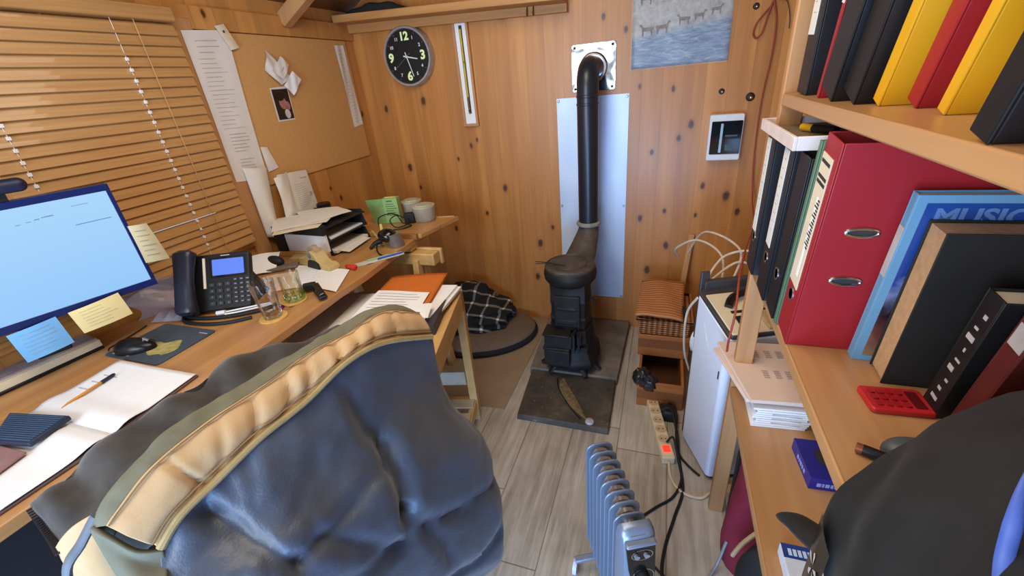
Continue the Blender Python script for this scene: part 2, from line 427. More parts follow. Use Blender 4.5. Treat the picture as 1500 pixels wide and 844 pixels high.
# ------------------------------------------------------------------ venetian blind
bl = thing('venetian_blind', 'tan wooden venetian blind closed over the window behind the monitor', 'blind', (XL, .45, .89))
k = NT('blind_slat'); p = k.pos(True)
g = k.noise(k.scale(p, (3, 3, 120)), 1., 4, .6)
k.l(k.ramp(g, [(.3, srgb(174, 128, 76)), (.7, srgb(194, 148, 92))]), k.b.inputs['Base Color']); k.b.inputs['Roughness'].default_value = .4
k.b.inputs['Coat Weight'].default_value = .3
M['slat'] = k.m
M['cord'] = flat('white_cord_hole_light', srgb(236, 232, 224), .7, var=.02)
M['tape'] = flat('tan_ladder_string', srgb(190, 150, 98), .8)
xb = XL+.036
pitch = .0312; zs = [1.655-pitch*i for i in range(25)]
s = MB()
for i, z in enumerate(zs):
    tilt = .0155; th = .0011
    if z < .9: continue
    sag = .006 if i in (20,) else 0
    dz = -.0075 if i == 20 else 0
    prof = [(-.0060, -.0168), (-.0026, -.006), (.0008, .006), (.0026, .0168)]     # bottom edge stands out into the room
    P = [(xb-px+.0, z+pz+dz) for px, pz in prof]
    prev = None
    for (xa, za), (xc, zc) in zip(P, P[1:]):
        s.add([(xa, -.33, za), (xa, 1.25, za+sag*0), (xc, 1.25, zc), (xc, -.33, zc), (xa-th, -.33, za-.001), (xa-th, 1.25, za-.001), (xc-th, 1.25, zc-.001), (xc-th, -.33, zc-.001)],
              [(0, 1, 2, 3), (7, 6, 5, 4), (0, 4, 5, 1), (1, 5, 6, 2), (2, 6, 7, 3), (3, 7, 4, 0)], 0, True)
s.build('slats', M['slat'], bl)
MB().box(XL+.008, XL+.055, -.34, 1.252, 1.678, 1.722).build('head_rail', M['slat'], bl, bevel=.003)
MB().box(xb-.012, xb+.010, -.33, 1.25, .882, .897).build('bottom_rail', M['slat'], bl, bevel=.003)
for y in (1.052, .681, .1):
    c = MB()
    for i, z in enumerate(zs):
        if i < 3 or z < .92: continue
        c.box(xb+.001, xb+.0078, y-.0038, y+.0038, z-.0005, z+.0085)  # white blocks stand for daylight showing through the slat holes
    c.tube([(xb+.0035, y, 1.68), (xb+.0035, y, .89)], .0008, 5)
    c.build('lift_cord_hole_light', M['cord'], bl)
for y in (1.115, .62):
    MB().tube([(xb+.0115, y, 1.68), (xb+.0115, y, .89)], .0014, 5).build('ladder_string', M['tape'], bl)

# ------------------------------------------------------------------ pinboard and papers on the left wall
M['cork'] = flat('hardboard', srgb(206, 156, 96), .75, var=.06, scale=120, bump=.05)
pb = tag(MB().box(XL, XL+.008, 1.338, 2.19, 1.075, 1.664).build('pinboard', M['cork'], bevel=.001), 'tan hardboard pinboard filling the left wall up to the corner', 'pinboard')
def wp(y, z, d=.0105): return (XL+d, y, z)
paper = [M['white_paper'], M['ink'], M['ink_dark']]
L = textlines(.2, .85, .06, .13, 3, .004, 3)+textlines(.15, .8, .17, .62, 17, .003, 4)+textlines(.25, .8, .66, .78, 6, .005, 5)+textlines(.3, .8, .84, .93, 5, .005, 6)
o = sheet('paper_list', [wp(1.283, 1.66, .018), wp(1.472, 1.672, .0135), wp(1.436, 1.108, .0135), wp(1.281, 1.125, .018)], [M['white_paper'], M['ink_soft']], lines=L, bumpy=.0012, nv=24, lift=.001)
tag(o, 'long white printed list pinned at the left edge of the pinboard', 'paper')
t = thing('paper_tab', 'small folded cream paper tab pinned over the top of the long list', 'paper', wp(1.45, 1.65))
sheet('tab_sheet', [wp(1.425, 1.682, .017), wp(1.468, 1.692, .017), wp(1.505, 1.612, .018), wp(1.462, 1.602, .018)], M['cream_paper'], t, curl=.002)
MB().lathe([(.0045, 0), (.0045, .003), (.002, .006), (0, .007)], M=frame(wp(1.455, 1.665, .018), (0, 1, 0), (0, 0, 1)), seg=12).build('drawing_pin', M['ink_dark'], t)
tag(sheet('torn_paper', [wp(1.452, 1.236, .011), wp(1.486, 1.232, .011), wp(1.513, 1.138, .011), wp(1.452, 1.13, .011)], M['white_paper'], curl=.002), 'small torn white scrap beside the foot of the long list', 'paper')
# curled strip
def f(u, v):
    y = 1.325+.115*u-.05*v*u; z = 1.172-.30*v-.02*u
    return (XL+.018+.028*math.sin(PI*u)*(.4+v*.6)+.004, y, z)
tag(MB().grid(f, 14, 16).build('curled_paper', M['white_paper'], solid=.0005), 'curled white sheet hanging below the long list', 'paper')
# crumpled receipts
cr = thing('crumpled_receipts', 'crumpled white receipts pinned together above the small portrait photo', 'paper', wp(1.68, 1.52))
for i, C_ in enumerate(([(1.60, 1.53), (1.635, 1.608), (1.735, 1.50), (1.665, 1.47)], [(1.63, 1.53), (1.70, 1.585), (1.735, 1.55), (1.68, 1.49)], [(1.665, 1.468), (1.735, 1.525), (1.775, 1.488), (1.705, 1.425)])):
    sheet('receipt', [wp(y, z, .016+.008*i) for y, z in C_], [M['bright_paper'] if i == 2 else M['white_paper'], M['ink_soft']], cr, bumpy=.0022, curl=.003, lines=[(.3, .6, .55, .05)] if i == 1 else (), seed=i+3)
k = NT('portrait_print'); p = k.pos()
nz = k.noise(p, 26, 3)
k.l(k.ramp(nz, [(.36, srgb(30, 22, 22)), (.47, srgb(66, 42, 38)), (.56, srgb(168, 120, 104)), (.7, srgb(208, 196, 194))]), k.b.inputs['Base Color']); k.b.inputs['Roughness'].default_value = .3
ph = thing('portrait_photo', 'small dark portrait photo with white border below the crumpled receipts', 'photo', wp(1.645, 1.39))
sheet('photo_border', [wp(1.598, 1.461, .0105), wp(1.703, 1.466, .0105), wp(1.694, 1.324, .0105), wp(1.592, 1.323, .0105)], M['white_paper'], ph)
# the face in the print: dark ground, a pale figure leaning in
pp = MB(); pp.grid(lambda u, v: wp(1.604+.09*u-.004*v, 1.455-.125*v, .0118), 1, 1, 0)
def blob(cy, cz, ry, rz_, m, d):
    vs = [wp(cy+ry*math.cos(a*PI/10), cz+rz_*math.sin(a*PI/10), d) for a in range(20)]; pp.add(vs, [tuple(range(20))], m)
blob(1.647, 1.398, .021, .027, 1, .0125); blob(1.637, 1.425, .026, .018, 2, .0128); blob(1.658, 1.352, .016, .02, 3, .0125); blob(1.672, 1.385, .012, .018, 1, .0127)
pp.build('photo_print', [flat('photo_dark', srgb(40, 30, 30), .35, var=.3, scale=60), flat('photo_skin', srgb(164, 116, 104), .35, var=.2, scale=60), flat('photo_hair', srgb(30, 22, 22), .35), flat('photo_shirt', srgb(200, 192, 192), .35)], ph)
o = sheet('paper_strip', [wp(2.095, 1.641), wp(2.166, 1.643), wp(2.182, 1.249), wp(2.104, 1.241)], [M['white_paper'], M['ink_soft']], lines=textlines(.2, .75, .06, .94, 22, .004, 9), bumpy=.002, nv=20)
tag(o, 'narrow white paper strip pinned at the right end of the pinboard', 'paper')
o = sheet('paper_sheet', [(XL+.024, 1.475, 1.112), (XL+.016, 1.66, 1.098), (XL+.03, 1.655, .915), (XL+.045, 1.462, .915)], [M['white_paper'], M['ink_soft'], M['ink_dark']], lines=textlines(.35, .85, .3, .85, 12, .008, 12)+[(.66, .9, .16, .03), (.82, .93, .55, .1)], curl=.008, bumpy=.002)
tag(o, 'white printed form leaning on the wall behind the letter tray', 'paper')
o = sheet('paper_sheet', [(XL+.042, 1.440, 1.105), (XL+.03, 1.53, 1.115), (XL+.05, 1.50, .915), (XL+.06, 1.42, .915)], M['white_paper'], curl=.01, bumpy=.002)
tag(o, 'blank white sheet leaning left of the printed form behind the letter tray', 'paper')
# ------------------------------------------------------------------ wall clock
def wall_frame(x, z, y=YB): return frame((x, y, z), (1, 0, 0), (0, 0, 1))   # local z points into the room (-y)
c = thing('wall_clock', 'round black wall clock with glowing numerals and silver rim on the pine wall', 'clock', (-1.318, YB, 1.558))
F = wall_frame(-1.318, 1.558)
R0 = .138
MB().lathe([(.0, 0), (R0+.006, 0), (R0+.008, .012), (R0+.006, .034), (R0, .042), (R0-.008, .042), (R0-.011, .036), (0, .036)], M=F, seg=64).build('clock_rim', flat('clock_silver', srgb(186, 184, 184), .3, .6), c)
MB().lathe([(0, .0365), (R0-.0105, .0365), (R0-.0105, .0375), (0, .0375)], M=F, seg=64).build('dial', flat('clock_dial', srgb(18, 18, 18), .5), c)
sec = MB(); tk = MB()
glow = emit('luminous_numeral', srgb(196, 214, 156), .35); glow.node_tree.nodes['Principled BSDF'].inputs['Base Color'].default_value = srgb(206, 222, 170)
for i in range(1, 13):
    a = PI/2-2*PI*i/12
    if i % 3 == 0:
        MB().text(str(i), .058 if i != 12 else .052, F @ Matrix.Translation((.095*math.cos(a), .093*math.sin(a), .0382)), 0, .0003, .0022, sx=1.05).build('large_numeral', glow, c)
    else:
        MB().text(str(i), .021, F @ Matrix.Translation((.096*math.cos(a), .096*math.sin(a), .0382)), 0, .0003, .0006).build('small_numeral', M['white_plastic'], c)
        sec.text(str(i+12), .0085, F @ Matrix.Translation((.117*math.cos(a), .117*math.sin(a), .0382)), 0, .0003)
for i in range(60):
    a = 2*PI*i/60; r0 = .123; 
    tk.add([F @ V((r*math.cos(a)+w*-math.sin(a), r*math.sin(a)+w*math.cos(a), .0381)) for r, w in ((r0, -.0004), (r0+.003, -.0004), (r0+.003, .0004), (r0, .0004))], [(0, 1, 2, 3)])
sec.build('inner_numerals', flat('red_numerals', srgb(170, 90, 84), .6), c); tk.build('minute_ticks', M['grey_plastic'], c)
def hand(name, ang, l, tail, w, z, m):
    a = PI/2-math.radians(ang); d = V((math.cos(a), math.sin(a))); n = V((-d.y, d.x))
    P = [d*-tail+n*w*.8, d*-tail-n*w*.8, d*l-n*w*.6, d*l+n*w*.6]
    MB().prism([(p.x, p.y) for p in P], z, z+.001, 0, F).build(name, m, c)
hand('hour_hand', 103, .064, .02, .0042, .0400, M['white_plastic'])
hand('minute_hand', 165, .098, .022, .0034, .0415, M['white_plastic'])
hand('second_hand', 236, .082, .03, .0011, .043, M['grey_plastic'])
MB().lathe([(0, .0375), (.006, .0375), (.006, .044), (0, .045)], M=F, seg=16).build('hub', M['white_plastic'], c)

# ------------------------------------------------------------------ framed tall thermometer
t = thing('wall_thermometer', 'tall narrow yellow thermometer on white card in thin pine frame', 'thermometer', (-1.006, YB, 1.45))
F = wall_frame(-1.006, 1.45)
fr_ = MB()
w_, h_ = .043, .257
for a in ((-w_, -w_+.013, -h_, h_), (w_-.013, w_, -h_, h_), (-w_+.013, w_-.013, h_-.014, h_), (-w_+.013, w_-.013, -h_, -h_+.014)):
    fr_.box(a[0], a[1], a[2], a[3], .0, .018, 0, F)
fr_.build('pine_frame', M['beamz'], t, bevel=.002)
MB().box(-w_+.013, w_-.013, -h_+.014, h_-.014, .002, .010, 0, F).build('white_card', M['bright_paper'], t)
MB().box(-.0085, .0085, -.192, .216, .010, .012, 0, F).build('dark_slot', flat('thermo_dark', srgb(56, 48, 30), .4), t)
MB().tube([F @ V((0, -.11, .015)), F @ V((0, .20, .015))], .0050, 10).build('yellow_tube', flat('thermo_yellow', srgb(200, 176, 40), .25), t)
MB().tube([F @ V((0, -.175, .015)), F @ V((0, -.11, .015))], .0045, 10).build('dark_tube', flat('thermo_brown', srgb(110, 78, 52), .25), t)
MB().sphere(F @ V((0, .055, .018)), .0045, 10, 8).sphere(F @ V((0, -.168, .017)), .0065, 10, 8).sphere(F @ V((0, -.188, .017)), .0055, 10, 8).build('beads', flat('thermo_brass', srgb(150, 130, 60), .3, .7), t)

# ------------------------------------------------------------------ heat shield, flue, stove
s = thing('heat_shield', 'tall bluish sheet metal heat shield fixed to the wall behind the stovepipe', 'panel', (-.355, YB, .75))
F = wall_frame(-.352, 0)
b = MB(); b.box(-.178, .176, .195, 1.296, .001, .004, 0, F)
k = NT('heat_shield_metal'); p = k.pos(True); g = k.noise(k.scale(p, (1.5, 1, .8)), 2.2, 2)
k.l(k.ramp(g, [(.35, srgb(174, 194, 224)), (.65, srgb(216, 228, 244))]), k.b.inputs['Base Color'])
k.b.inputs['Metallic'].default_value = .2; k.b.inputs['Roughness'].default_value = .42
M['shield'] = k.m
b.build('shield_sheet', k.m, s, bevel=.0006)
for x, z in ((-.168, 1.284), (.166, 1.284), (.166, .207), (-.168, .207), (.166, .75), (-.168, .75)):
    MB().lathe([(.006, .0), (.006, .010), (.004, .0125), (0, .013)], M=F @ Matrix.Translation((x, z, 0)), seg=12).build('screw', M['steel'], s)

f = thing('flue_pipe', 'black stovepipe with elbow turning into the wall through a shiny plate', 'stovepipe', (-.344, 2.09, .70))
PX, PY = -.344, 2.085
pts = [(PX, PY, .70), (PX, PY, .9), (PX, PY, 1.2), (PX, PY, 1.345)]
for i in range(1, 9):
    a = PI/2*i/8; pts.append((PX, PY+.075*(1-math.cos(a)), 1.345+.075*math.sin(a)))
pts.append((PX, 2.262, 1.42))
k = NT('enamel_pipe'); k.b.inputs['Base Color'].default_value = srgb(42, 44, 52); k.b.inputs['Metallic'].default_value = .25; k.b.inputs['Roughness'].default_value = .3
M['pipe'] = k.m
MB().tube(pts, .049, 32).build('pipe', M['pipe'], f)
b = MB()
b.lathe([(.0495, 0), (.0515, .002), (.0515, .010), (.0495, .012)], (PX, PY, 1.30), 32).lathe([(.0495, 0), (.0515, .002), (.0515, .008), (.0495, .010)], (PX, PY, 1.268), 32)
b.build('pipe_seam', M['pipe'], f)
b = MB(); Fp = wall_frame(-.345, 1.42)
b.prism(rrect(-.104, .104, -.102, .102, .012), .002, .006, 0, Fp)
k = NT('mirror_plate'); p = k.pos(); g = k.noise(p, 7, 2); k.b.inputs['Base Color'].default_value = srgb(158, 156, 156)
k.b.inputs['Metallic'].default_value = 1; k.b.inputs['Roughness'].default_value = .16; k.bump(g, .5, .03)
pl = b.build('wall_plate', k.m, f, bevel=.001)
for x in (-.088, .088):
    for z in (-.088, .088):
        MB().lathe([(.006, .006), (.006, .009), (.003, .011), (0, .011)], M=Fp @ Matrix.Translation((x, z, 0)), seg=10).build('plate_screw', M['iron'], pl)
MB().lathe([(.062, .006), (.066, .010), (.060, .016), (.05, .017)], M=Fp, seg=32).build('collar_ring', M['chrome'], f)

st = thing('stove', 'small black cast-iron pot-bellied stove standing on the hearth slab', 'stove', (-.388, 1.81, .04))
SXc, SYc = -.388, 1.81
def oct_ring(r, z, cut=.42, sy=1.0):
    P = []
    for i in range(32):
        a = 2*PI*i/32; q = 1/max(abs(math.cos(a)), abs(math.sin(a))); rr = r*(q*cut+(1-cut))
        P.append((SXc+rr*math.cos(a), SYc+rr*math.sin(a)*sy, z))
    return P
def loft(b, rings, mat=0, cap=True):
    n = len(rings[0]); vs = [p for r in rings for p in r]; fs = []
    for j in range(len(rings)-1):
        for i in range(n): k_ = (i+1) % n; fs.append((j*n+i, j*n+k_, (j+1)*n+k_, (j+1)*n+i))
    if cap: fs += [tuple(range(n-1, -1, -1)), tuple((len(rings)-1)*n+i for i in range(n))]
    return b.add(vs, fs, mat, True)
b = MB(); loft(b, [oct_ring(r, z, .5) for r, z in ((.092, .285), (.095, .30), (.095, .33), (.098, .335), (.098, .345), (.094, .35), (.094, .42), (.098, .43), (.098, .44), (.095, .445), (.097, .535))])
body = b.build('stove_body', M['iron'], st)
b = MB(); b.lathe([(.09, .508), (.108, .516), (.122, .535), (.126, .558), (.122, .580), (.112, .590), (.10, .594)], (SXc, SYc, 0), 48); b.build('top_rim', M['iron'], st)
b = MB(); b.lathe([(.118, .584), (.120, .594), (.115, .602), (.108, .604), (.106, .600), (.080, .600), (.078, .604), (.07, .607), (.0, .609)], (SXc, SYc, 0), 48); b.build('lid', M['iron_top'], st)
# lower stage: ash box block with step, rounded plinth
b = MB(); loft(b, [oct_ring(r, z, .35, 1.05) for r, z in ((.135, .085), (.142, .095), (.142, .12), (.132, .135), (.124, .15), (.118, .17), (.112, .2), (.107, .25), (.104, .285))])
b.build('stove_base', M['iron'], st)
# front faces -y slightly turned: hearth ledge box to the left-front, door
b = MB(); b.box(SXc-.105, SXc+.03, SYc-.155, SYc-.06, .215, .285); b.box(SXc-.112, SXc+.02, SYc-.165, SYc-.06, .205, .218); b.box(SXc-.112, SXc+.02, SYc-.162, SYc-.06, .282, .292)
b.box(SXc-.105, SXc+.02, SYc-.168, SYc-.06, .118, .205)
b.build('ash_box', M['iron'], st, bevel=.004)
d = MB(); d.box(SXc-.062, SXc+.062, SYc-.105, SYc-.085, .31, .475); d.box(SXc-.05, SXc+.05, SYc-.110, SYc-.10, .325, .35); d.box(SXc-.05, SXc+.05, SYc-.110, SYc-.10, .40, .415)
door = d.build('fire_door', M['iron'], st, bevel=.005)
h = MB()
h.tube([(SXc+.07, SYc-.13, .24), (SXc+.07, SYc-.155, .25), (SXc+.07, SYc-.155, .29), (SXc+.07, SYc-.13, .30)], .006, 8).box(SXc+.035, SXc+.045, SYc-.16, SYc-.09, .20, .30).box(SXc+.058, SXc+.066, SYc-.15, SYc-.09, .20, .29).box(SXc+.035, SXc+.1, SYc-.13, SYc-.09, .20, .215)
h.build('door_latch', M['iron'], st)
h2 = MB(); h2.tube([(SXc+.10, SYc-.03, .44), (SXc+.118, SYc-.04, .44), (SXc+.122, SYc-.04, .43), (SXc+.122, SYc-.04, .40)], .005, 8); h2.build('hinge', M['iron'], st)
# swan-neck outlet rising from the back of the lid into the pipe
o_ = MB(); n = 16
def neck(u, v):
    t_ = v; cy = SYc+.12+(PY-SYc-.12)*min(1, t_*1.25)**.8; cx = SXc+.02+(PX-SXc-.02)*min(1, t_*1.25)**.9; cz = .575+.135*t_**1.1
    r = .078-.027*min(1, t_*1.2); a = 2*PI*u
    return (cx+r*math.cos(a), cy+r*math.sin(a), cz)
o_.grid(neck, 28, 14, closeu=True); o_.build('flue_outlet', M['iron_top'], st)
MB().lathe([(.05, 0), (.060, .003), (.061, .014), (.056, .019), (.05, .020)], (PX, PY, .702), 32).build('outlet_collar', flat('cement_grey', srgb(142, 136, 128), .7, var=.2), st)
for a in (-.35, PI+.35, -PI/2+.6, -PI/2-.6):
    dx, dy = math.cos(a), math.sin(a)
    rr = .118
    MB().tube([(SXc+dx*rr*.8, SYc+dy*rr*.8, .10), (SXc+dx*rr*1.08, SYc+dy*rr*1.08, .085), (SXc+dx*rr*1.2, SYc+dy*rr*1.2, .06), (SXc+dx*rr*1.38, SYc+dy*rr*1.38, .0475)], [.024, .02, .015, .013], 8, flatten=.55).build('foot', M['iron'], st)
tag(MB().tube([(SXc-.16, SYc-.03, .614), (SXc-.10, SYc-.035, .616), (SXc-.01, SYc-.05, .611)], .002, 6).tube([(SXc-.155, SYc-.045, .610), (SXc-.10, SYc-.04, .614), (SXc-.01, SYc-.05, .611)], .002, 6).build('iron_poker', M['rubber']), 'thin black iron wires lying across the stove lid', 'wire')

k = NT('hearth_slab'); p = k.pos(True); g = k.noise(p, 9, 6, .7); g2 = k.noise(p, 60, 2)
col = k.ramp(g, [(.3, srgb(48, 44, 40)), (.55, srgb(76, 69, 62)), (.75, srgb(104, 92, 78))])
sp = k.math('GREATER_THAN', g2, .72); col = k.mix(k.math('MULTIPLY', sp, .5), col, srgb(170, 150, 120))
k.l(col, k.b.inputs['Base Color']); k.b.inputs['Roughness'].default_value = .7; k.bump(g, .3, .006); M['hearth'] = k.m
M['hearth_up'] = flat('stone_slab', srgb(116, 108, 100), .75, var=.3, scale=12, bump=.2)
tag(MB().hexa([(-.597, 1.703, 0), (-.145, 1.703, 0), (-.128, 2.262, 0), (-.625, 2.262, 0)], [(-.594, 1.706, .04), (-.148, 1.706, .04), (-.131, 2.262, .04), (-.622, 2.262, .04)]).build('hearth_slab', M['hearth_up'], bevel=.004), 'dark stone hearth slab under the stove', 'slab')
tag(MB().hexa([(-.562, 1.368, .0), (-.147, 1.366, .0), (-.15, 1.701, .0), (-.586, 1.701, .0)], [(-.559, 1.371, .03), (-.15, 1.369, .03), (-.153, 1.701, .03), (-.583, 1.701, .03)]).build('hearth_slab', M['hearth'], bevel=.004), 'dark slab on the floor in front of the stove hearth with curved scratch', 'slab')
a_ = thing('hearth_brush', 'wispy tan feather-like brush lying on the front slab', 'brush', (-.35, 1.5, .03))
b = MB()
def fe(u, v):
    t_ = v; x = -.405+.16*t_**1.6; y = 1.655-.255*t_; w = .030*math.sin(PI*min(1, t_*.9+.08))*(u-.5)*2
    return (x+w, y+w*.25, .0335+.003*(1-(2*u-1)**2))
b.grid(fe, 6, 16); b.build('vane', flat('tan_bristle', srgb(112, 98, 70), .9, var=.4, scale=80), a_)
MB().tube([(-.42+.16*t**1.6-.014, 1.655-.255*t, .034) for t in [i/10 for i in range(11)]], .003, 6).build('shaft', M['rubber'], a_)
tag(MB().lathe([(0, 0), (.018, 0), (.02, .006), (.016, .012), (0, .015)], (-.232, 1.392, .03), 14, M=None).build('foil_disc', flat('crumpled_foil', srgb(178, 176, 174), .5, .2, var=.25, scale=150)), 'small pale round foil piece at the near edge of the front slab', 'foil')
rc = random.Random(4)
# ------------------------------------------------------------------ picture on the wall
pc = thing('wall_picture', 'unframed wildlife picture of deer by water in shiny plastic film', 'picture', (.03, YB, 1.52))
k = NT('picture_print'); p = k.pos(True); sx = k.n('ShaderNodeSeparateXYZ'); k.l(p, sx.inputs[0])
zz = k.math('SUBTRACT', sx.outputs[2], k.math('MULTIPLY', sx.outputs[0], .10))
n1 = k.noise(k.scale(p, (14, 1, 60)), 1., 5, .65, 1.5); n2 = k.noise(p, 30, 5, .7)
water = k.ramp(n1, [(.32, srgb(70, 98, 132)), (.5, srgb(104, 136, 168)), (.68, srgb(160, 180, 196))])
snow = k.ramp(n2, [(.3, srgb(128, 122, 112)), (.5, srgb(168, 166, 160)), (.7, srgb(190, 188, 182))])
edge = k.math('ADD', zz, k.math('MULTIPLY', n2, .03))
msk = k.ramp(k.math('MULTIPLY', k.math('SUBTRACT', edge, 1.525), 20.), [(.2, (0, 0, 0, 1)), (.8, (1, 1, 1, 1))])
col = k.mix(msk, water, snow)
k.l(col, k.b.inputs['Base Color']); k.b.inputs['Roughness'].default_value = .35
M['picture'] = k.m
def pf(u, v, d=.004): return (-.172+(.40+.004*v)*u, YB-d-.002*math.sin(u*14)*v, 1.72-(.325)*v+.002*u)
b = MB(); b.grid(lambda u, v: pf(u, v), 24, 20); b.build('print', M['picture'], pc, solid=.001)
k = NT('film_wrap'); k.b.inputs['Base Color'].default_value = (1, 1, 1, 1); k.b.inputs['Alpha'].default_value = .16; k.b.inputs['Roughness'].default_value = .08
nz = k.noise(k.scale(k.pos(True), (26, 1, 34)), 1., 4, .6, .8); k.bump(nz, .9, .03)
MB().grid(lambda u, v: (-.176+.408*u, YB-.009-.003*math.sin(u*17+v*5)*v, 1.72-.33*v), 24, 20).build('plastic_film', k.m, pc)
# small brown deer in the print
dk = MB()
def deer(x, z, s_, fl=1):
    P = [(-.5, .1), (-.45, .25), (.2, .28), (.42, .3), (.55, .55), (.75, .5), (.7, .4), (.55, .3), (.5, .05), (.45, -.4), (.38, -.4), (.36, -.02), (-.2, -.02), (-.3, -.4), (-.38, -.4), (-.4, 0)]
    vs = [(x+fl*a*s_, YB-.0075, z+c_*s_) for a, c_ in P]
    dk.add(vs, [tuple(range(len(vs))) if fl < 0 else tuple(reversed(range(len(vs))))])
for a in ((-.105, 1.542, .05, -1), (-.048, 1.545, .05, 1), (.045, 1.566, .045, -1), (.10, 1.574, .04, 1), (.165, 1.588, .038, 1), (-.12, 1.66, .05, 1), (.03, 1.675, .05, -1)): deer(*a)
dk.build('deer_figures', flat('deer_brown', srgb(106, 92, 80), .5, var=.3, scale=90), pc)

# ------------------------------------------------------------------ consumer unit
m = thing('fuse_box', 'small white wall fuse box with dark clear window', 'fuse box', (.255, YB, 1.08))
F = wall_frame(.256, 1.08)
b = MB(); b.prism(rrect(-.07, .07, -.10, .10, .008), .0, .048, 0, F); b.build('housing', M['white_plastic'], m, bevel=.003)
b = MB(); b.prism(rrect(-.06, .066, -.072, .072, .004), .0485, .052, 0, F); win_ = b.build('dark_window', flat('smoked_window', srgb(22, 30, 34), .08, var=.2, spec=.8, coat=.6), m, bevel=.001)
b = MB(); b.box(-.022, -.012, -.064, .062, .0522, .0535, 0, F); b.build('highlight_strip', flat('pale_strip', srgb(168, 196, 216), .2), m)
bgm = flat('breaker_grey', srgb(70, 90, 88), .3)
MB().box(.004, .034, -.055, -.03, .0521, .0528, 0, F).build('breaker_label', bgm, m); MB().box(.0, .05, .005, .012, .0521, .0528, 0, F).build('breaker_label', bgm, m)
for x, z, r, lb in ((.224, 1.273, .012, 'small dark screw cap on the wall, upper left of the fuse box'), (.342, 1.242, .018, 'larger shiny screw cap on the wall above the fuse box'), (.315, 1.583, .012, 'dark screw cap high on the wall by the orange cord')):
    t = thing('screw_cap', lb, 'screw cap', (x, YB, z))
    MB().lathe([(r, 0), (r, .004), (r*.8, .008), (r*.5, .009), (0, .009)], M=wall_frame(x, z), seg=20).build('cap', M['iron'], t)
    MB().sphere(wall_frame(x, z) @ V((r*.1, -r*.15, .008)), r*.45, 10, 8).build('screw_head', M['chrome'], t)
M['orange'] = flat('orange_cord', srgb(150, 58, 36), .5)
oc = thing('hanging_cord', 'orange cord looped at the top and hanging down the wall to the bookcase post', 'cord', (.39, 2.24, 1.2))
path = [(.371, 2.25, 1.60), (.393, 2.255, 1.522), (.397, 2.255, 1.401), (.386, 2.255, 1.218), (.392, 2.25, .98), (.405, 2.2, .80), (.36, 1.85, .80), (.262, 1.40, .86), (.225, 1.22, .845), (.2125, 1.13, .78), (.205, 1.115, .70), (.206, 1.12, .655)]
MB().tube(catmull(path, 8), .0032, 8).build('cord_drop', M['orange'], oc)
lp = [(.374, 2.256, 1.583), (.347, 2.256, 1.552), (.323, 2.256, 1.519), (.316, 2.256, 1.483), (.331, 2.256, 1.467), (.348, 2.256, 1.485), (.359, 2.252, 1.538), (.370, 2.252, 1.59)]
MB().tube(catmull(lp, 6), .0034, 8).build('cord_loop', M['orange'], oc)
wb = thing('wall_clip', 'small white junction fitting at the top right of the back wall', 'fitting', (.40, YB, 1.62))
MB().box(.365, .44, YB-.03, YB-.001, 1.603, 1.66).build('fitting_box', M['white_plastic'], wb, bevel=.004)
MB().tube(catmull([(.385, 2.245, 1.60), (.42, 2.25, 1.585), (.44, 2.255, 1.53), (.445, 2.26, 1.49)], 6), .0015, 6).build('thin_wire', M['rubber'], wb)
# ------------------------------------------------------------------ ledge on the back wall
lg = thing('wall_ledge', 'long pine ledge running along the top of the back wall', 'shelf', (-1.1, YB, 1.74))
b = MB(); b.hexa([(-1.655, 2.13, 1.742), (-.46, 2.125, 1.690), (-.46, YB, 1.690), (-1.655, YB, 1.742)], [(-1.655, 2.13, 1.776), (-.46, 2.125, 1.724), (-.46, YB, 1.724), (-1.655, YB, 1.776)])
b.build('ledge_board', M['beamx'], lg, bevel=.003)
b = MB(); b.hexa([(-1.655, 2.235, 1.70), (-.46, 2.235, 1.655), (-.46, YB, 1.655), (-1.655, YB, 1.70)], [(-1.655, 2.235, 1.742), (-.46, 2.235, 1.690), (-.46, YB, 1.690), (-1.655, YB, 1.742)])
b.build('ledge_batten', M['beamx'], lg, bevel=.002)
d = thing('dark_bundle', 'dark folded cloth lying on the ledge in the top left corner', 'cloth', (-1.45, 2.2, 1.775))
b = MB(); b.grid(lambda u, v: (-1.60+.36*u, 2.15+.10*v, 1.768-.016*u+.05*math.sin(PI*u)**.5*math.sin(PI*v)**.5+.004*math.sin(u*20)), 20, 8); b.build('cloth_fold', flat('dark_cloth', srgb(40, 38, 42), .9), d)
t = thing('brass_hooks', 'pair of small brass cup hooks under the right end of the ledge', 'hook', (-.63, 2.24, 1.70))
for x in (-.645, -.615):
    MB().tube([(x, 2.235, 1.695), (x, 2.225, 1.68), (x, 2.22, 1.665), (x, 2.228, 1.658)], .003, 6).build('hook', flat('brass', srgb(150, 120, 60), .3, .9), t)
# ------------------------------------------------------------------ desk
DZ = .785
dk = thing('desk', 'long varnished pine desk running along the left wall', 'desk', (-1.36, .5, 0))
b = MB()
fe = [(-1.050, -.7), (-1.047, .2), (-1.046, .675), (-1.050, .9), (-1.056, 1.05), (-1.050, 1.2), (-1.058, 1.4), (-1.063, 1.60), (-1.066, 1.70)]
b.prism(fe+[(XL+.001, 1.70), (XL+.001, -.7)], .757, DZ)
b.build('desk_top', M['desk'], dk, bevel=.003)
MB().box(XL, XL+.03, -.7, 1.70, .70, .757).build('wall_batten', M['beam'], dk)
for y in (-.55, .42):
    MB().box(-1.62, -1.12, y, y+.03, 0, .757).build('support_panel', flat('dark_panel', srgb(46, 40, 40), .7), dk)
MB().box(-1.16, -1.135, -.52, .42, .0, .757).build('desk_shade_panel', flat('desk_shade_dark', srgb(30, 28, 32), .8), dk)  # near-black sheet put in for the deep shade under the desk
tr = thing('trestle', 'pine trestle with a chunky block end carrying the far end of the desk', 'trestle', (-1.2, 1.58, 0))
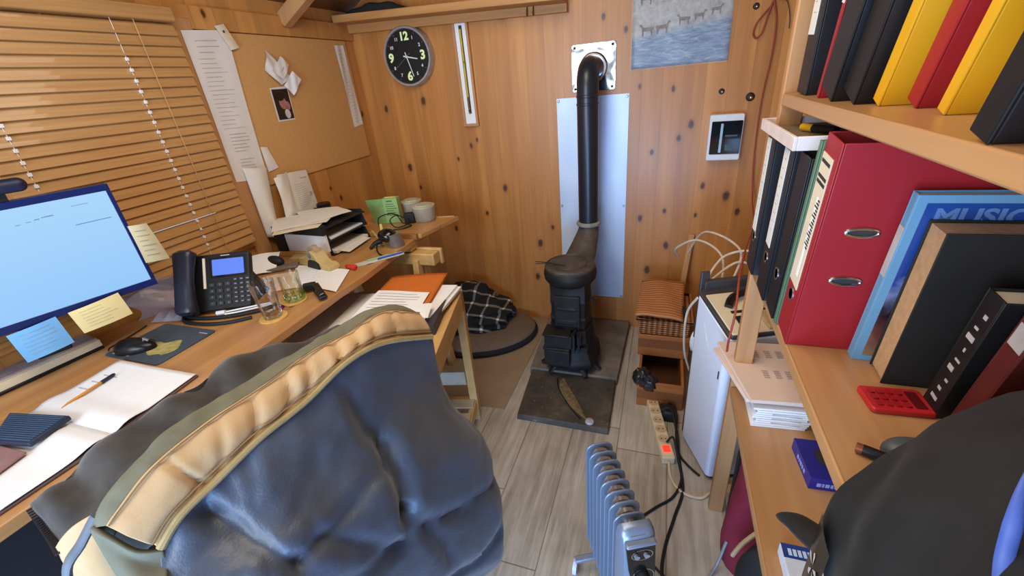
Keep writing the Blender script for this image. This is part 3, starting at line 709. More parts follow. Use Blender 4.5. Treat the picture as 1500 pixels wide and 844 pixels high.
MB().box(-1.55, -.955, 1.545, 1.60, .672, .728).build('cross_bar', M['pale'], tr, bevel=.004)
MB().box(-1.55, -.945, 1.602, 1.622, .66, .735).build('side_bar', M['pale'], tr, bevel=.004)
MB().box(-1.5, -1.07, 1.55, 1.61, .735, .757).build('packing_strip', M['pale'], tr)
for x, dx in ((-1.045, .0), (-1.5, .0)):
    for s_ in (-1, 1):
        MB().bar((x, 1.572+s_*.022, .70), (x+dx, 1.572+s_*.12, .0), .045, .028, up=(1, 0, 0)).build('leg', M['pale'], tr, bevel=.003)
eb = thing('extension_board', 'extra pine board raised on the far end of the desk with tubs on it', 'board', (-1.3, 1.74, DZ))
MB().add([(-1.655, 1.605, DZ), (-1.030, 1.595, DZ), (-.968, 1.87, DZ), (-1.655, 1.90, DZ), (-1.655, 1.605, DZ+.021), (-1.030, 1.595, DZ+.021), (-.968, 1.87, DZ+.021), (-1.655, 1.90, DZ+.021)],
         [(3, 2, 1, 0), (4, 5, 6, 7), (0, 1, 5, 4), (1, 2, 6, 5), (2, 3, 7, 6), (3, 0, 4, 7)]).build('board_top', M['desk'], eb, bevel=.002)
MB().box(-1.16, -1.045, 1.578, 1.596, DZ, DZ+.024).build('edge_strip', flat('cardboard_lip', srgb(150, 104, 60), .8), eb)
tag(MB().bar((-1.08, 1.845, DZ+.0225), (-.99, 1.868, DZ+.0225), .008, .003).build('wood_splinter', M['pale']), 'thin pale wooden stick at the far tip of the extension board', 'stick')

# ------------------------------------------------------------------ monitor
m_ = V((.3, .953, 0)).normalized(); mn_ = V((m_.y, -m_.x, 0)); M0 = V((-1.418, .734, .945))
MF = frame(M0, m_, (0, 0, 1))            # x along the width, y up, z towards the chair
mo = thing('monitor', 'widescreen computer monitor lit pale blue, sticky notes on its frame', 'monitor', (-1.50, .47, DZ))
W_, H_ = .53, .302
b = MB(); b.prism(rrect(-W_, .0, 0, H_, .006), -.022, 0, 0, MF); b.build('casing', flat('monitor_casing', srgb(26, 34, 62), .35), mo, bevel=.002)
b = MB()
for q in ((-W_, 0, 0, .02), (-W_, 0, H_-.018, H_), (-W_, -W_+.010, .02, H_-.018), (-.010, 0, .02, H_-.018)): b.box(q[0], q[1], q[2], q[3], 0, .003, 0, MF)
b.build('bezel', flat('bezel_navy', srgb(22, 34, 84), .3), mo, bevel=.001)
k = NT('lit_screen'); p = k.pos(True); sx = k.n('ShaderNodeSeparateXYZ'); k.l(p, sx.inputs[0])
g = k.ramp(k.math('MULTIPLY', k.math('SUBTRACT', sx.outputs[2], .95), 3.4), [(0, srgb(150, 202, 255)), (1, srgb(172, 218, 255))])
k.l(g, k.b.inputs['Emission Color']); k.b.inputs['Emission Strength'].default_value = .95; k.b.inputs['Base Color'].default_value = (.01, .01, .01, 1); k.b.inputs['Roughness'].default_value = .3
scr_m = k.m; scr_b = MB(); scr_b.box(-W_+.010, -.010, .02, H_-.018, 0, .0012, 0, MF)
pr = scr_b
for x0, x1, y, h in ((-.165, -.155, .247, .0022), (-.20, -.19, .243, .0015), (-.18, -.172, .245, .0016), (-.152, -.128, .249, .0018), (-.145, -.130, .2495, .002), (-.09, -.055, .262, .0012), (-.10, -.025, .214, .0022), (-.26, -.23, .245, .0016), (-.40, -.30, .24, .0018), (-.45, -.36, .22, .0018), (-.50, -.33, .16, .0018), (-.48, -.36, .14, .0018), (-.345, -.335, .095, .002), (-.335, -.32, .0965, .0016)):
    pr.box(x0, x1, y, y+h, .0012, .0016, 1, MF)
pr.build('screen', [scr_m, emit('screen_print', srgb(112, 148, 190), .9)], mo)
# stand
b = MB(); b.box(-.30, -.23, -.10, .16, -.045, -.022, 0, MF); b.build('neck', M['black'], mo, bevel=.004)
b = MB(); b.prism(rrect(-.38, -.06, -.05, .10, .03), DZ, DZ+.012, 0, frame((M0.x-.045*mn_.x, M0.y-.045*mn_.y, 0), m_, (mn_.x, mn_.y, 0))); b.build('foot', flat('monitor_foot', srgb(30, 36, 66), .3), mo, bevel=.004)
b = MB(); b.prism(rrect(-.33, -.16, .10, .15, .01), -.04, -.02, 0, MF); b.build('rear_hump', M['black'], mo)
wc = thing('webcam', 'dark blue bar webcam clipped on top of the monitor', 'webcam', tuple(MF @ V((-.2, H_, 0))))
b = MB(); b.tube([MF @ V((-.255, H_+.033, .004)), MF @ V((-.157, H_+.033, .004))], .0165, 20); b.sphere(MF @ V((-.157, H_+.033, .004)), .0165).sphere(MF @ V((-.255, H_+.033, .004)), .0165)
b.build('camera_bar', flat('webcam_navy', srgb(26, 30, 56), .45), wc)
b = MB(); b.box(-.225, -.185, H_+.0005, H_+.019, -.012, .006, 0, MF); b.build('clip', M['black'], wc)
MB().lathe([(.006, 0), (.006, .002), (.003, .003), (0, .003)], M=MF @ Matrix.Translation((-.206, H_+.033, .0195)), seg=16).build('lens', M['black_gloss'], wc)
M['note_ink'] = flat('faint_pencil', srgb(160, 158, 140), .8)
def note(lab, P, m, seed, name='sticky_note', curl=.006):
    C_ = [MF @ V(p) for p in P]
    tag(sheet(name, C_, [m, M['note_ink']], lines=textlines(.15, .88, .15, .8, 6, .012, seed), curl=curl, nu=10, nv=10), lab, 'sticky note')
note('pale yellow sticky note curling off the right edge of the monitor', [(-.004, .182, .006), (.042, .176, -.006), (.060, .056, -.022), (-.004, .070, .006)], flat('note_cream', srgb(214, 206, 164), .8, var=.04), 3, curl=.004)
note('yellow sticky note on the bottom edge of the monitor near its right corner', [(-.2045, .004, .006), (-.093, .014, .006), (-.087, -.056, .012), (-.198, -.062, .012)], flat('note_yellow', srgb(222, 202, 142), .8, var=.04), 4)
note('blue sticky note on the bottom edge of the monitor, left of the yellow one', [(-.322, -.002, .006), (-.228, .006, .006), (-.224, -.074, .014), (-.318, -.082, .014)], flat('note_blue', srgb(112, 172, 220), .8, var=.04), 5)

# low cream paper block under the monitor
pb_ = thing('paper_tray', 'long cream paper block in a black base lying under the monitor', 'paper block', (-1.62, .45, DZ))
A0, A1 = V((-1.556, .598, 0)), V((-1.590, .25, 0)); dd = V((-.093, .012, 0))
def hx(b, p, q, d, z0, z1, mat=0, off=0.):
    p = p+d.normalized()*off; q = q+d.normalized()*off; d = d*(1-off/d.length)
    return b.hexa([(p.x, p.y, z0), (p.x+d.x, p.y+d.y, z0), (q.x+d.x, q.y+d.y, z0), (q.x, q.y, z0)], [(p.x, p.y, z1), (p.x+d.x, p.y+d.y, z1), (q.x+d.x, q.y+d.y, z1), (q.x, q.y, z1)], mat)
hx(MB(), A0, A1, dd, DZ, DZ+.009).build('black_base', M['black'], pb_, bevel=.002)
hx(MB(), A0, A1, dd, DZ+.009, DZ+.030, off=.004).build('cream_pages', M['cream_paper'], pb_, bevel=.001)
b = MB(); hx(b, A0+V((0, -.004, 0)), A1, dd*.95, DZ+.030, DZ+.034, off=.022); b.build('grey_cover', flat('grey_cover', srgb(150, 142, 150), .5, var=.2), pb_, bevel=.001)
tp = flat('thin_clear_plastic', srgb(176, 182, 204), .25)
pg = thing('plastic_sleeve', 'crumpled clear plastic packaging behind the right end of the monitor', 'plastic wrap', (-1.53, .86, DZ))
b = MB(); b.grid(lambda u, v: (-1.632+.105*u+.015*math.sin(v*7), .74+.16*u+.015*math.sin(v*9+u*5), DZ+.001+.16*v*(.75+.25*math.sin(3*u+1))+.008*math.sin(u*14+v*9)*v), 16, 14)
b.build('clear_sheet', clearfilm('clear_bag', srgb(190, 196, 220), .5, .2), pg)
b = MB(); b.grid(lambda u, v: (-1.56+.10*u, .735+.09*v+.03*u, DZ+.004+.018*abs(math.sin(u*9+v*4))*math.sin(PI*v)+.003), 14, 10); b.build('crumpled_foil', clearfilm('clear_bag_low', srgb(170, 178, 206), .6, .15), pg)

# ------------------------------------------------------------------ mouse pad, mouse
mp = thing('mouse_pad', 'dark grey-blue mouse pad with faded picture under the mouse', 'mouse pad', (-1.385, .655, DZ))
def mpq(u, v): return V((-1.504*(1-u)+-1.273*u, .565+.181*v, 0))
MP = frame((-1.504, .565, DZ), (1, 0, 0), (0, 1, 0))
MB().prism(rrect(0, .232, 0, .18, .012), .0, .0035, 0, MP).build('pad', flat('pad_slate', srgb(66, 76, 88), .7, var=.15), mp)
b = MB(); b.grid(lambda u, v: MP @ V((.105+.085*u+.02*math.sin(v*4), .035+.075*v*(.6+.4*u)+.006*math.sin(u*9), .0042)), 10, 6); b.build('faded_motif', flat('pad_yellow', srgb(166, 154, 96), .7, var=.3, scale=60), mp)
b = MB(); b.box(.185, .22, .157, .160, .0036, .004, 0, MP); b.box(.02, .09, .012, .016, .0036, .004, 0, MP); b.build('pad_print', M['ink_soft'], mp)
ms = thing('computer_mouse', 'black computer mouse on the grey-blue pad', 'mouse', (-1.425, .612, DZ+.0036))
MS = frame((-1.428, .610, DZ+.0036), (.93, .36, 0), (-.36, .93, 0))
def msf(u, v):
    a = 2*PI*u; r = math.sin(PI*v*.5); x = .058*math.cos(a)*r; y = .032*math.sin(a)*r*(1-.12*math.cos(a))
    z = .036*max(0, math.cos(PI*v*.5))**.8*(1-.2*(x/.058)) if v < 1 else 0
    return (x, y, max(z, 0.0))
b = MB(); b.grid(msf, 36, 14, closeu=True, M=MS); b.build('shell', flat('mouse_black', srgb(20, 20, 23), .3, var=.05, spec=.35), ms)
MB().tube([MS @ V(p) for p in ((.030, 0, .020), (.036, 0, .0335), (.046, 0, .026))], .004, 8).build('wheel', M['grey_plastic'], ms)
b = MB(); b.tube([MS @ V((x, .0325*math.sqrt(max(0, 1-(x/.058)**2))*1.02, .012)) for x in [-.045+.09*i/12 for i in range(13)]], .0012, 6); b.tube([MS @ V((x, -.0325*math.sqrt(max(0, 1-(x/.058)**2))*1.02, .012)) for x in [-.045+.09*i/12 for i in range(13)]], .0012, 6); b.build('side_seam', M['black_matt'], ms)
MB().tube(catmull([(-1.50, .58, DZ+.01), (-1.53, .60, DZ+.004), (-1.54, .66, DZ+.004), (-1.555, .72, DZ+.005)], 6), .002, 6).build('cable', M['rubber'], ms)

# ------------------------------------------------------------------ open notebook, pen, wallet
nb = thing('notebook', 'open white notebook with blank pages on the near part of the desk', 'notebook', (-1.24, .35, DZ))
def page(far):
    def f(u, v):                        # u along the spine (wall to chair), v away from spine
        x = -1.383+.300*u+(.0 if far else .004)*v; s_ = (.205*v) if far else (-.19*v)
        x += (-.022*v if far else .0)+(-.012*math.sin(u*6)*v if not far else .008*math.sin(u*3)*v)
        h = .007+.008*math.exp(-((v-.18)/.16)**2)-.006*math.exp(-(v/.05)**2)+(.004*math.sin(u*5+1)*v*v if far else .003*v)
        return (x, .346+s_+.004*u, DZ+max(h, .0085))
    return f
hxy = [(-1.387, .155), (-1.078, .155), (-1.078, .557), (-1.405, .557)]
MB().prism([(-1.390, .152), (-1.075, .15), (-1.074, .35), (-1.100, .556), (-1.408, .556), (-1.386, .348)], DZ, DZ+.005).build('cover', flat('notebook_cover', srgb(96, 76, 74), .6), nb, bevel=.001)
for far in (True, False):
    b = MB(); b.grid(page(far), 20, 16)
    if far:
        for i in range(3):
            n0 = page(True)
            b.grid(lambda a, c, i=i: V(n0(.06+.16*a+.02*i, .45+.13*i+.012*c))+V((0, 0, .0008)), 6, 1, 1)
    b.build('page', [M['bright_paper'], M['ink_soft']], nb, solid=.0006)
pn = thing('ballpoint_pen', 'orange ballpoint pen with dark cap lying on the notebook page', 'pen', (-1.32, .436, DZ+.014))
a, c_ = V((-1.307, .372, DZ+.0155)), V((-1.331, .500, DZ+.0145)); d_ = (c_-a)
MB().tube([a, a+d_*.04, a+d_*.12, a+d_*.74], [.0006, .0014, .0036, .0036], 10).build('barrel', flat('pen_orange', srgb(206, 140, 50), .3), pn)
MB().tube([a+d_*.72, a+d_*.74, a+d_*.97, c_], [.0042, .0046, .0042, .002], 10).build('cap', flat('pen_cap', srgb(40, 38, 66), .35), pn)
wl = thing('wallet', 'dark blue ribbed wallet case lying on the near page of the notebook', 'wallet', (-1.29, .30, DZ+.01))
P = [(-1.393, .322), (-1.309, .254), (-1.205, .272), (-1.221, .352)]
WB = [(x, y, DZ+.018) for x, y in P]; WT = [(x, y, DZ+.030) for x, y in P]
MB().hexa(WB, WT).build('case', flat('wallet_navy', srgb(34, 44, 66), .5), wl, bevel=.003)
b = MB()
for i in range(13):
    t0 = (i+.5)/13; p = V(WT[0]).lerp(V(WT[1]), t0*.9+.05); q = V(WT[3]).lerp(V(WT[2]), t0*.9+.05)
    b.bar(p.lerp(q, .04)+V((0, 0, .0004)), p.lerp(q, .96)+V((0, 0, .0004)), .0028, .0018)
b.build('ribs', flat('wallet_ribs', srgb(66, 88, 118), .45), wl)
rb = thing('red_book', 'flat reddish brown case at the left frame edge below the dark wallet', 'case', (-1.28, .22, DZ+.01))
MB().hexa([(-1.35, .255, DZ+.0135), (-1.31, .10, DZ+.0135), (-1.182, .19, DZ+.0135), (-1.202, .262, DZ+.0135)], [(-1.35, .255, DZ+.0178), (-1.31, .10, DZ+.0178), (-1.182, .19, DZ+.0178), (-1.202, .262, DZ+.0178)]).build('case_body', flat('reddish_brown', srgb(150, 112, 108), .3), rb, bevel=.002)

# ------------------------------------------------------------------ desk telephone
tel = thing('desk_phone', 'black office desk phone with lit blue screen', 'telephone', (-1.42, .92, DZ))
px = V((.918, .396, 0)).normalized(); pd = V((-.396, .918, 0)).normalized()
F0 = V((-1.469, .793, DZ)); up_ = (pd*.096+V((0, 0, .160))).normalized()
TF = frame(F0+V((0, 0, .016)), px, up_)       # face frame
PW, PH = .218, .19
b = MB(); b.prism(rrect(0, PW, 0, PH, .012), -.022, 0, 0, TF); b.build('phone_body', M['black'], tel, bevel=.003)
b = MB()
b.hexa([F0+px*.02+pd*.03, F0+px*.2+pd*.03, F0+px*.2+pd*.17, F0+px*.02+pd*.17], [F0+px*.02+pd*.03+V((0, 0, .015)), F0+px*.2+pd*.03+V((0, 0, .015)), F0+px*.2+pd*.10+V((0, 0, .115)), F0+px*.02+pd*.10+V((0, 0, .115))])
b.build('phone_stand', M['black_matt'], tel)
scr = MB(); scr.prism(rrect(.096, .200, .116, .170, .003), 0, .0012, 0, TF)
scr.build('phone_screen', emit('phone_lcd', srgb(92, 132, 246), 1.0), tel)
b = MB(); b.prism(rrect(.088, .208, .108, .178, .005), 0, .0006, 0, TF); b.build('screen_surround', M['black_gloss'], tel)
b = MB()
for i in range(4):
    for j in range(3): b.prism(rrect(.084+.026*j, .102+.026*j, .016+.021*i, .028+.021*i, .003), 0, .003, 0, TF)
for i in range(4):
    for j in range(3): b.text('123456789*0#'[(3-i)*3+j], .008, TF @ Matrix.Translation((.093+.026*j, .022+.021*i, .0032)), 1)
b.build('number_keys', [flat('phone_keys', srgb(50, 50, 54), .4), flat('key_print', srgb(150, 152, 156), .5)], tel)
b = MB(); 
for i in range(6):
    for j in range(3): b.prism(rrect(.164+.02*j, .177+.02*j, .018+.015*i, .026+.015*i, .002), 0, .003, 0, TF)
for i in range(6):
    for j in range(3): b.box(.167+.02*j, .174+.02*j, .021+.015*i, .0225+.015*i, .003, .0034, 1, TF)
b.build('function_keys', [flat('phone_keys_small', srgb(58, 58, 62), .4), M['ink_soft']], tel)
MB().box(.125, .155, .181, .1835, .0, .0006, 0, TF).build('brand_strip', M['ink_soft'], tel)
b = MB(); b.box(.066, .074, .075, .178, 0, .003, 0, TF); b.build('pale_side_strip', M['cream_paper'], tel)
hs = MB()
def hsf(u, v):
    y = -.012+.215*v; w = .029+.006*abs(2*v-1)**2; th = .016+.012*abs(2*v-1)**2.5; e = min(1, min(v, 1-v)*14+.25)**.5
    a = 2*PI*u; ca, sa = math.cos(a), math.sin(a); q = (abs(ca)**3+abs(sa)**3)**(-1/3)
    return TF @ V((.030+w*ca*q*e, y, .030+th*sa*q*e+.010*math.sin(PI*v)))
hs.grid(hsf, 28, 24, closeu=True); n_ = len(hs.v); hs.f.append(tuple(range(27, -1, -1))); hs.mi.append(0); hs.sm.append(False); hs.f.append(tuple(n_-28+i for i in range(28))); hs.mi.append(0); hs.sm.append(False)
hs.build('handset', flat('handset_navy_black', srgb(36, 40, 54), .32, var=.05), tel)
def coil(b, path, R, r, turns):
    P = catmull(path, 24); n = len(P); out = []
    L = 0; prev = P[0]; N = turns*10
    for i in range(N+1):
        t = i/N*(n-1); k_ = min(int(t), n-2); p = P[k_].lerp(P[k_+1], t-k_); tg = (P[k_+1]-P[k_]).normalized()
        s_ = tg.cross(V((0, 0, 1))).normalized(); a = 2*PI*i/10
        out.append(p+(s_*math.cos(a)+V((0, 0, 1))*math.sin(a))*R)
    return b.tube(out, r, 5)
b = MB()
b.tube(catmull([(-1.475, .79, DZ+.012), (-1.45, .785, DZ+.007), (-1.36, .80, DZ+.007), (-1.28, .835, DZ+.008), (-1.215, .885, DZ+.009), (-1.20, .92, DZ+.012)], 8), .0065, 8)
b.tube(catmull([(-1.468, .785, DZ+.010), (-1.43, .762, DZ+.0065), (-1.34, .765, DZ+.0065), (-1.27, .79, DZ+.0065), (-1.22, .83, DZ+.0065)], 8), .0058, 8)
b.build('handset_cord', M['rubber'], tel)
cb_ = thing('white_charging_cable', 'white cable with small plug lying in front of the phone', 'cable', (-1.27, .86, DZ+.01))
MB().tube(catmull([(-1.325, .822, DZ+.019), (-1.29, .84, DZ+.022), (-1.25, .87, DZ+.022), (-1.21, .905, DZ+.02)], 6), .003, 8).tube(catmull([(-1.31, .812, DZ+.019), (-1.27, .835, DZ+.02), (-1.22, .88, DZ+.02), (-1.20, .9, DZ+.02)], 6), .0025, 8).build('cable_lead', M['white_plastic'], cb_)
MB().tube([(-1.345, .812, DZ+.019), (-1.318, .822, DZ+.021)], .007, 8).build('plug', M['white_plastic'], cb_)

# ------------------------------------------------------------------ glasses on coasters
gl = glass('clear_glass', (.975, .98, .98, 1)); gg = glass('green_glass', (.955, .975, .93, 1)); ggb = glass('green_base', (.72, .88, .50, 1), .6, .08); wat = glass('water', (.93, .94, .95, 1), .4, .03)
def coaster(x, y, lb):
    tag(MB().lathe([(0, 0), (.042, 0), (.043, .002), (.042, .005), (0, .005)], (x, y, DZ), 32).build('coaster', flat('cork_coaster', srgb(206, 166, 92), .7, var=.15, scale=150)), lb, 'coaster')
coaster(-1.149, .850, 'round cork coaster under the clear water glass')
coaster(-1.172, .962, 'round cork coaster under the green tinted glass')
g1 = thing('drinking_glass', 'clear tumbler half full of water on a cork coaster', 'glass', (-1.149, .85, DZ+.0055))
G = (-1.149, .85, DZ+.0055)
MB().lathe([(0, 0), (.0265, 0), (.028, .002), (.0365, .122), (.0360, .1235), (.0350, .122), (.0268, .014), (.024, .011), (0, .011)], G, 40).build('tumbler', gl, g1)
MB().lathe([(0, .0113), (.0238, .0113), (.0266, .0143), (.0305, .062), (0, .062)], G, 40).build('water', wat, g1)
b = MB()
for i in range(18):
    a = 2*PI*i/18; b.tube([V(G)+V((math.cos(a)*(.0345+.0006), math.sin(a)*(.0345+.0006), .09)), V(G)+V((math.cos(a)*.0366, math.sin(a)*.0366, .118))], .0009, 5)
b.build('rim_flutes', gl, g1)
g2 = thing('drinking_glass', 'empty green tinted short glass behind the water glass', 'glass', (-1.172, .962, DZ+.0055))
G = (-1.168, .965, DZ+.0055)
MB().lathe([(0, 0), (.029, 0), (.031, .003), (.0325, .02), (.0345, .098), (.0340, .0995), (.0330, .098), (.0305, .022), (.026, .012), (0, .012)], G, 40).build('tumbler', gg, g2)
b = MB()
for i in range(10):
    a = 2*PI*i/10; b.sphere(V(G)+V((math.cos(a)*.0305, math.sin(a)*.0305, .016)), .006, 8, 6, sc=(1, 1, 1.8))
b.build('base_facets', ggb, g2)
tag(MB().tube([(-1.185, .912, DZ+.006), (-1.168, .908, DZ+.0065)], .006, 10).build('purple_bead', flat('purple_cap', srgb(70, 40, 120), .4)), 'small purple bead between the two glasses', 'bead')
tag(MB().tube([(-1.182, .898, DZ+.0062), (-1.160, .897, DZ+.0062)], .005, 10).build('red_bead', flat('red_cap', srgb(170, 40, 50), .4)), 'small red bead between the two glasses', 'bead')

# ------------------------------------------------------------------ middle of the desk
o = sheet('paper_sheet', [(-1.42, 1.235, DZ+.002), (-1.142, 1.222, DZ+.003), (-1.058, 1.04, DZ+.003), (-1.30, 1.07, DZ+.002)], [M['bright_paper'], M['ink_soft']], lines=textlines(.1, .8, .12, .8, 9, .006, 21)+[(.45, .452, .1, .8)], curl=.004, bumpy=.001)
tag(o, 'white printed letter lying on the desk beside the green glass', 'paper')
o = sheet('paper_sheet', [(-1.47, 1.12, DZ+.0015), (-1.33, 1.20, DZ+.002), (-1.22, 1.06, DZ+.002), (-1.32, 1.0, DZ+.0015)], M['pink_paper'], curl=.002)
tag(o, 'pale pinkish sheet between the phone and the printed letter', 'paper')
sp = thing('stapler', 'small black stapler lying on the printed letter next to the green glass', 'stapler', (-1.10, 1.01, DZ+.004))
SF = frame((-1.095, 1.005, DZ+.0065), (.8, -.55, 0), (.55, .8, 0))
MB().prism(rrect(-.045, .045, -.014, .014, .006), 0, .010, 0, SF).build('stapler_base', M['black'], sp, bevel=.002)
b = MB(); b.hexa([SF @ V(p) for p in ((-.043, -.012, .010), (.043, -.012, .010), (.043, .012, .010), (-.043, .012, .010))], [SF @ V(p) for p in ((-.040, -.011, .034), (.040, -.010, .020), (.040, .010, .020), (-.040, .011, .034))]); b.build('stapler_arm', M['black_gloss'], sp, bevel=.004)
tag(MB().prism(rrect(-.022, .022, -.012, .012, .006), 0, .026, 0, frame((-1.165, 1.035, DZ+.006), (.8, .6, 0), (-.6, .8, 0))).build('black_box', M['black_matt'], bevel=.003), 'small dark brown plastic lump behind the stapler', 'adapter')
# tape dispenser
td = thing('tape_dispenser', 'beige desk tape dispenser with a roll, next to the letter tray', 'tape dispenser', (-1.30, 1.23, DZ))
TD = frame((-1.40, 1.265, DZ+.004), (.96, -.26, 0), (0, 0, 1))
prof = [(0, 0), (.205, 0), (.205, .018), (.185, .026), (.16, .024), (.14, .035), (.125, .062), (.10, .072), (.075, .066), (.065, .045), (.04, .03), (0, .028)]
MB().prism(prof, -.026, .026, 0, TD).build('dispenser_body', flat('dispenser_beige', srgb(196, 170, 116), .45, var=.06), td, bevel=.003)
MB().lathe([(.014, -.012), (.030, -.012), (.030, .012), (.014, .012), (.014, -.012)], M=TD @ Matrix.Translation((.092, .058, .0)), seg=28).build('tape_roll', flat('tape_roll', srgb(170, 150, 124), .3), td)
MB().lathe([(.0, -.014), (.0145, -.014), (.0145, .028), (.0, .028)], M=TD @ Matrix.Translation((.092, .056, .0)), seg=20).build('core', flat('silver_core', srgb(170, 168, 164), .25, .6), td)
b = MB(); b.prism([(.07, .004), (.15, .004), (.146, .026), (.12, .036), (.085, .034)], .0262, .034, 0, TD); b.build('weight_panel', M['black_matt'], td)
# clutter left of the dispenser
cl = thing('folded_leaflet', 'white folded leaflet propped behind the phone', 'paper', (-1.57, 1.16, DZ))
sheet('leaf', [(-1.62, 1.16, DZ+.05), (-1.50, 1.245, DZ+.055), (-1.46, 1.16, DZ+.003), (-1.55, 1.08, DZ+.003)], [M['bright_paper'], M['ink_soft']], cl, curl=.01)
hsx = thing('headset_case', 'black rounded pouch beside the folded leaflet', 'pouch', (-1.51, 1.18, DZ))
b = MB(); b.sphere((-1.505, 1.205, DZ+.026), .05, 20, 12, sc=(1.0, .55, .52)); b.build('pouch_body', M['black_matt'], hsx)
tg = tag(MB().hexa([(-1.50, 1.13, DZ+.001), (-1.39, 1.205, DZ+.001), (-1.42, 1.25, DZ+.001), (-1.53, 1.17, DZ+.001)], [(-1.50, 1.13, DZ+.016), (-1.39, 1.205, DZ+.016), (-1.42, 1.25, DZ+.016), (-1.53, 1.17, DZ+.016)]).build('glasses_case', flat('taupe_case', srgb(118, 108, 100), .5), bevel=.005), 'flat grey-brown case between the pouch and the tape dispenser', 'case')
tag(MB().hexa([(-1.47, 1.25, DZ+.001), (-1.36, 1.29, DZ+.001), (-1.38, 1.335, DZ+.001), (-1.49, 1.30, DZ+.001)], [(-1.47, 1.25, DZ+.022), (-1.36, 1.29, DZ+.022), (-1.38, 1.335, DZ+.022), (-1.49, 1.30, DZ+.022)]).build('carton', flat('tan_carton', srgb(170, 146, 104), .7), bevel=.002), 'small tan carton behind the tape dispenser', 'carton')
tag(MB().box(-1.60, -1.33, 1.322, 1.342, DZ, DZ+.022).build('wood_strip', M['pale'], bevel=.002), 'short pine strip along the near side of the letter tray', 'wood strip')

# letter tray, papers
lt = thing('letter_tray', 'black two-tier letter tray loaded with papers', 'letter tray', (-1.45, 1.47, DZ))
TF0 = V((-1.322, 1.35, DZ)); tx = V((.016, .242, 0)); ty = V((-.30, .01, 0))
def tq(a, c, z): return TF0+tx*a+ty*c+V((0, 0, z))
b = MB()
for z in (.004, .066, .124): b.hexa([tq(0, 0, z), tq(1, 0, z), tq(1, 1, z), tq(0, 1, z)], [tq(0, 0, z+.004), tq(1, 0, z+.004), tq(1, 1, z+.004), tq(0, 1, z+.004)])
for a0, a1 in ((0, .025), (.975, 1)):
    for z in (.0, .064, .122): b.hexa([tq(a0, 0, z), tq(a1, 0, z), tq(a1, 1, z), tq(a0, 1, z)], [tq(a0, .06, z+.055 if z < .1 else z+.018), tq(a1, .06, z+.055 if z < .1 else z+.018), tq(a1, 1, z+.055 if z < .1 else z+.018), tq(a0, 1, z+.055 if z < .1 else z+.018)])
b.hexa([tq(0, .98, 0), tq(1, .98, 0), tq(1, 1, 0), tq(0, 1, 0)], [tq(0, .98, .135), tq(1, .98, .135), tq(1, 1, .135), tq(0, 1, .135)])
b.build('tray_frame', M['black_matt'], lt, bevel=.001)
for i, (z, a0, c0, m) in enumerate(((.0085, .05, -.03, 'white_paper'), (.0705, .05, .02, 'bright_paper'))):
    t = tag(MB().hexa([tq(a0, c0, z), tq(.95, c0+.04, z), tq(.95, .95, z), tq(a0, .95, z)], [tq(a0, c0, z+.012-.006*i), tq(.95, c0+.04, z+.012-.006*i), tq(.95, .95, z+.012-.006*i), tq(a0, .95, z+.012-.006*i)]).build('paper_stack', M[m]), ['papers in the lower level of the black letter tray', 'papers in the upper level of the black letter tray'][i], 'papers')
o = sheet('paper_sheet', [tq(.12, -.20, .012), tq(.85, -.10, .012), tq(.9, .5, .0225), tq(.1, .5, .0225)], M['white_paper'])
tag(o, 'white sheet sliding out of the lower level of the letter tray', 'paper')
tops = [((-1.62, 1.41), (-1.46, 1.20), (-1.325, 1.31), (-1.40, 1.47), .9285), ((-1.655, 1.40), (-1.50, 1.235), (-1.33, 1.37), (-1.42, 1.56), .931), ((-1.62, 1.50), (-1.40, 1.33), (-1.315, 1.52), (-1.46, 1.60), .9335)]
for i, (a, c_, d_, e_, z) in enumerate(tops):
    o = sheet('paper_sheet', [(a[0], a[1], z), (e_[0], e_[1], z), (d_[0], d_[1], z), (c_[0], c_[1], z-.001)], [M['cream_paper'] if i == 0 else M['white_paper'], M['ink_soft']], lines=textlines(.1, .8, .2, .8, 5, .006, 31+i), curl=.002, bumpy=.0012, seed=i)
    tag(o, ['lowest cream sheet of the loose pile over the letter tray, sticking out leftward', 'middle white sheet of the loose pile over the letter tray', 'topmost white sheet of the loose pile over the letter tray'][i], 'paper')
bf = thing('black_file', 'black folder edge sticking out under the loose papers at the left of the tray', 'folder', (-1.40, 1.345, .90))
MB().hexa([(-1.50, 1.335, .885), (-1.325, 1.322, .885), (-1.325, 1.348, .885), (-1.50, 1.348, .885)], [(-1.50, 1.335, .925), (-1.325, 1.322, .925), (-1.325, 1.348, .925), (-1.50, 1.348, .925)]).build('file_edge', M['black_matt'], bf)
MB().box(-1.60, -1.55, 1.325, 1.345, DZ+.022, .92).build('file_spine', M['black_matt'], bf)
tag(MB().box(-1.548, -1.33, 1.333, 1.3475, DZ+.023, .884).build('white_packet', M['bright_paper'], bevel=.001), 'white packet of paper standing against the near side of the letter tray', 'packet')
jr = thing('round_tub', 'small round tub with dark lid behind the letter tray papers', 'tub', (-1.60, 1.66, DZ))
MB().lathe([(0, 0), (.03, 0), (.031, .10), (0, .10)], (-1.605, 1.665, DZ+.021), 24).build('tub_wall', M['grey_plastic'], jr)
MB().lathe([(0, .10), (.034, .10), (.034, .122), (.03, .126), (0, .126)], (-1.605, 1.665, DZ+.021), 24).build('lid', M['black'], jr)
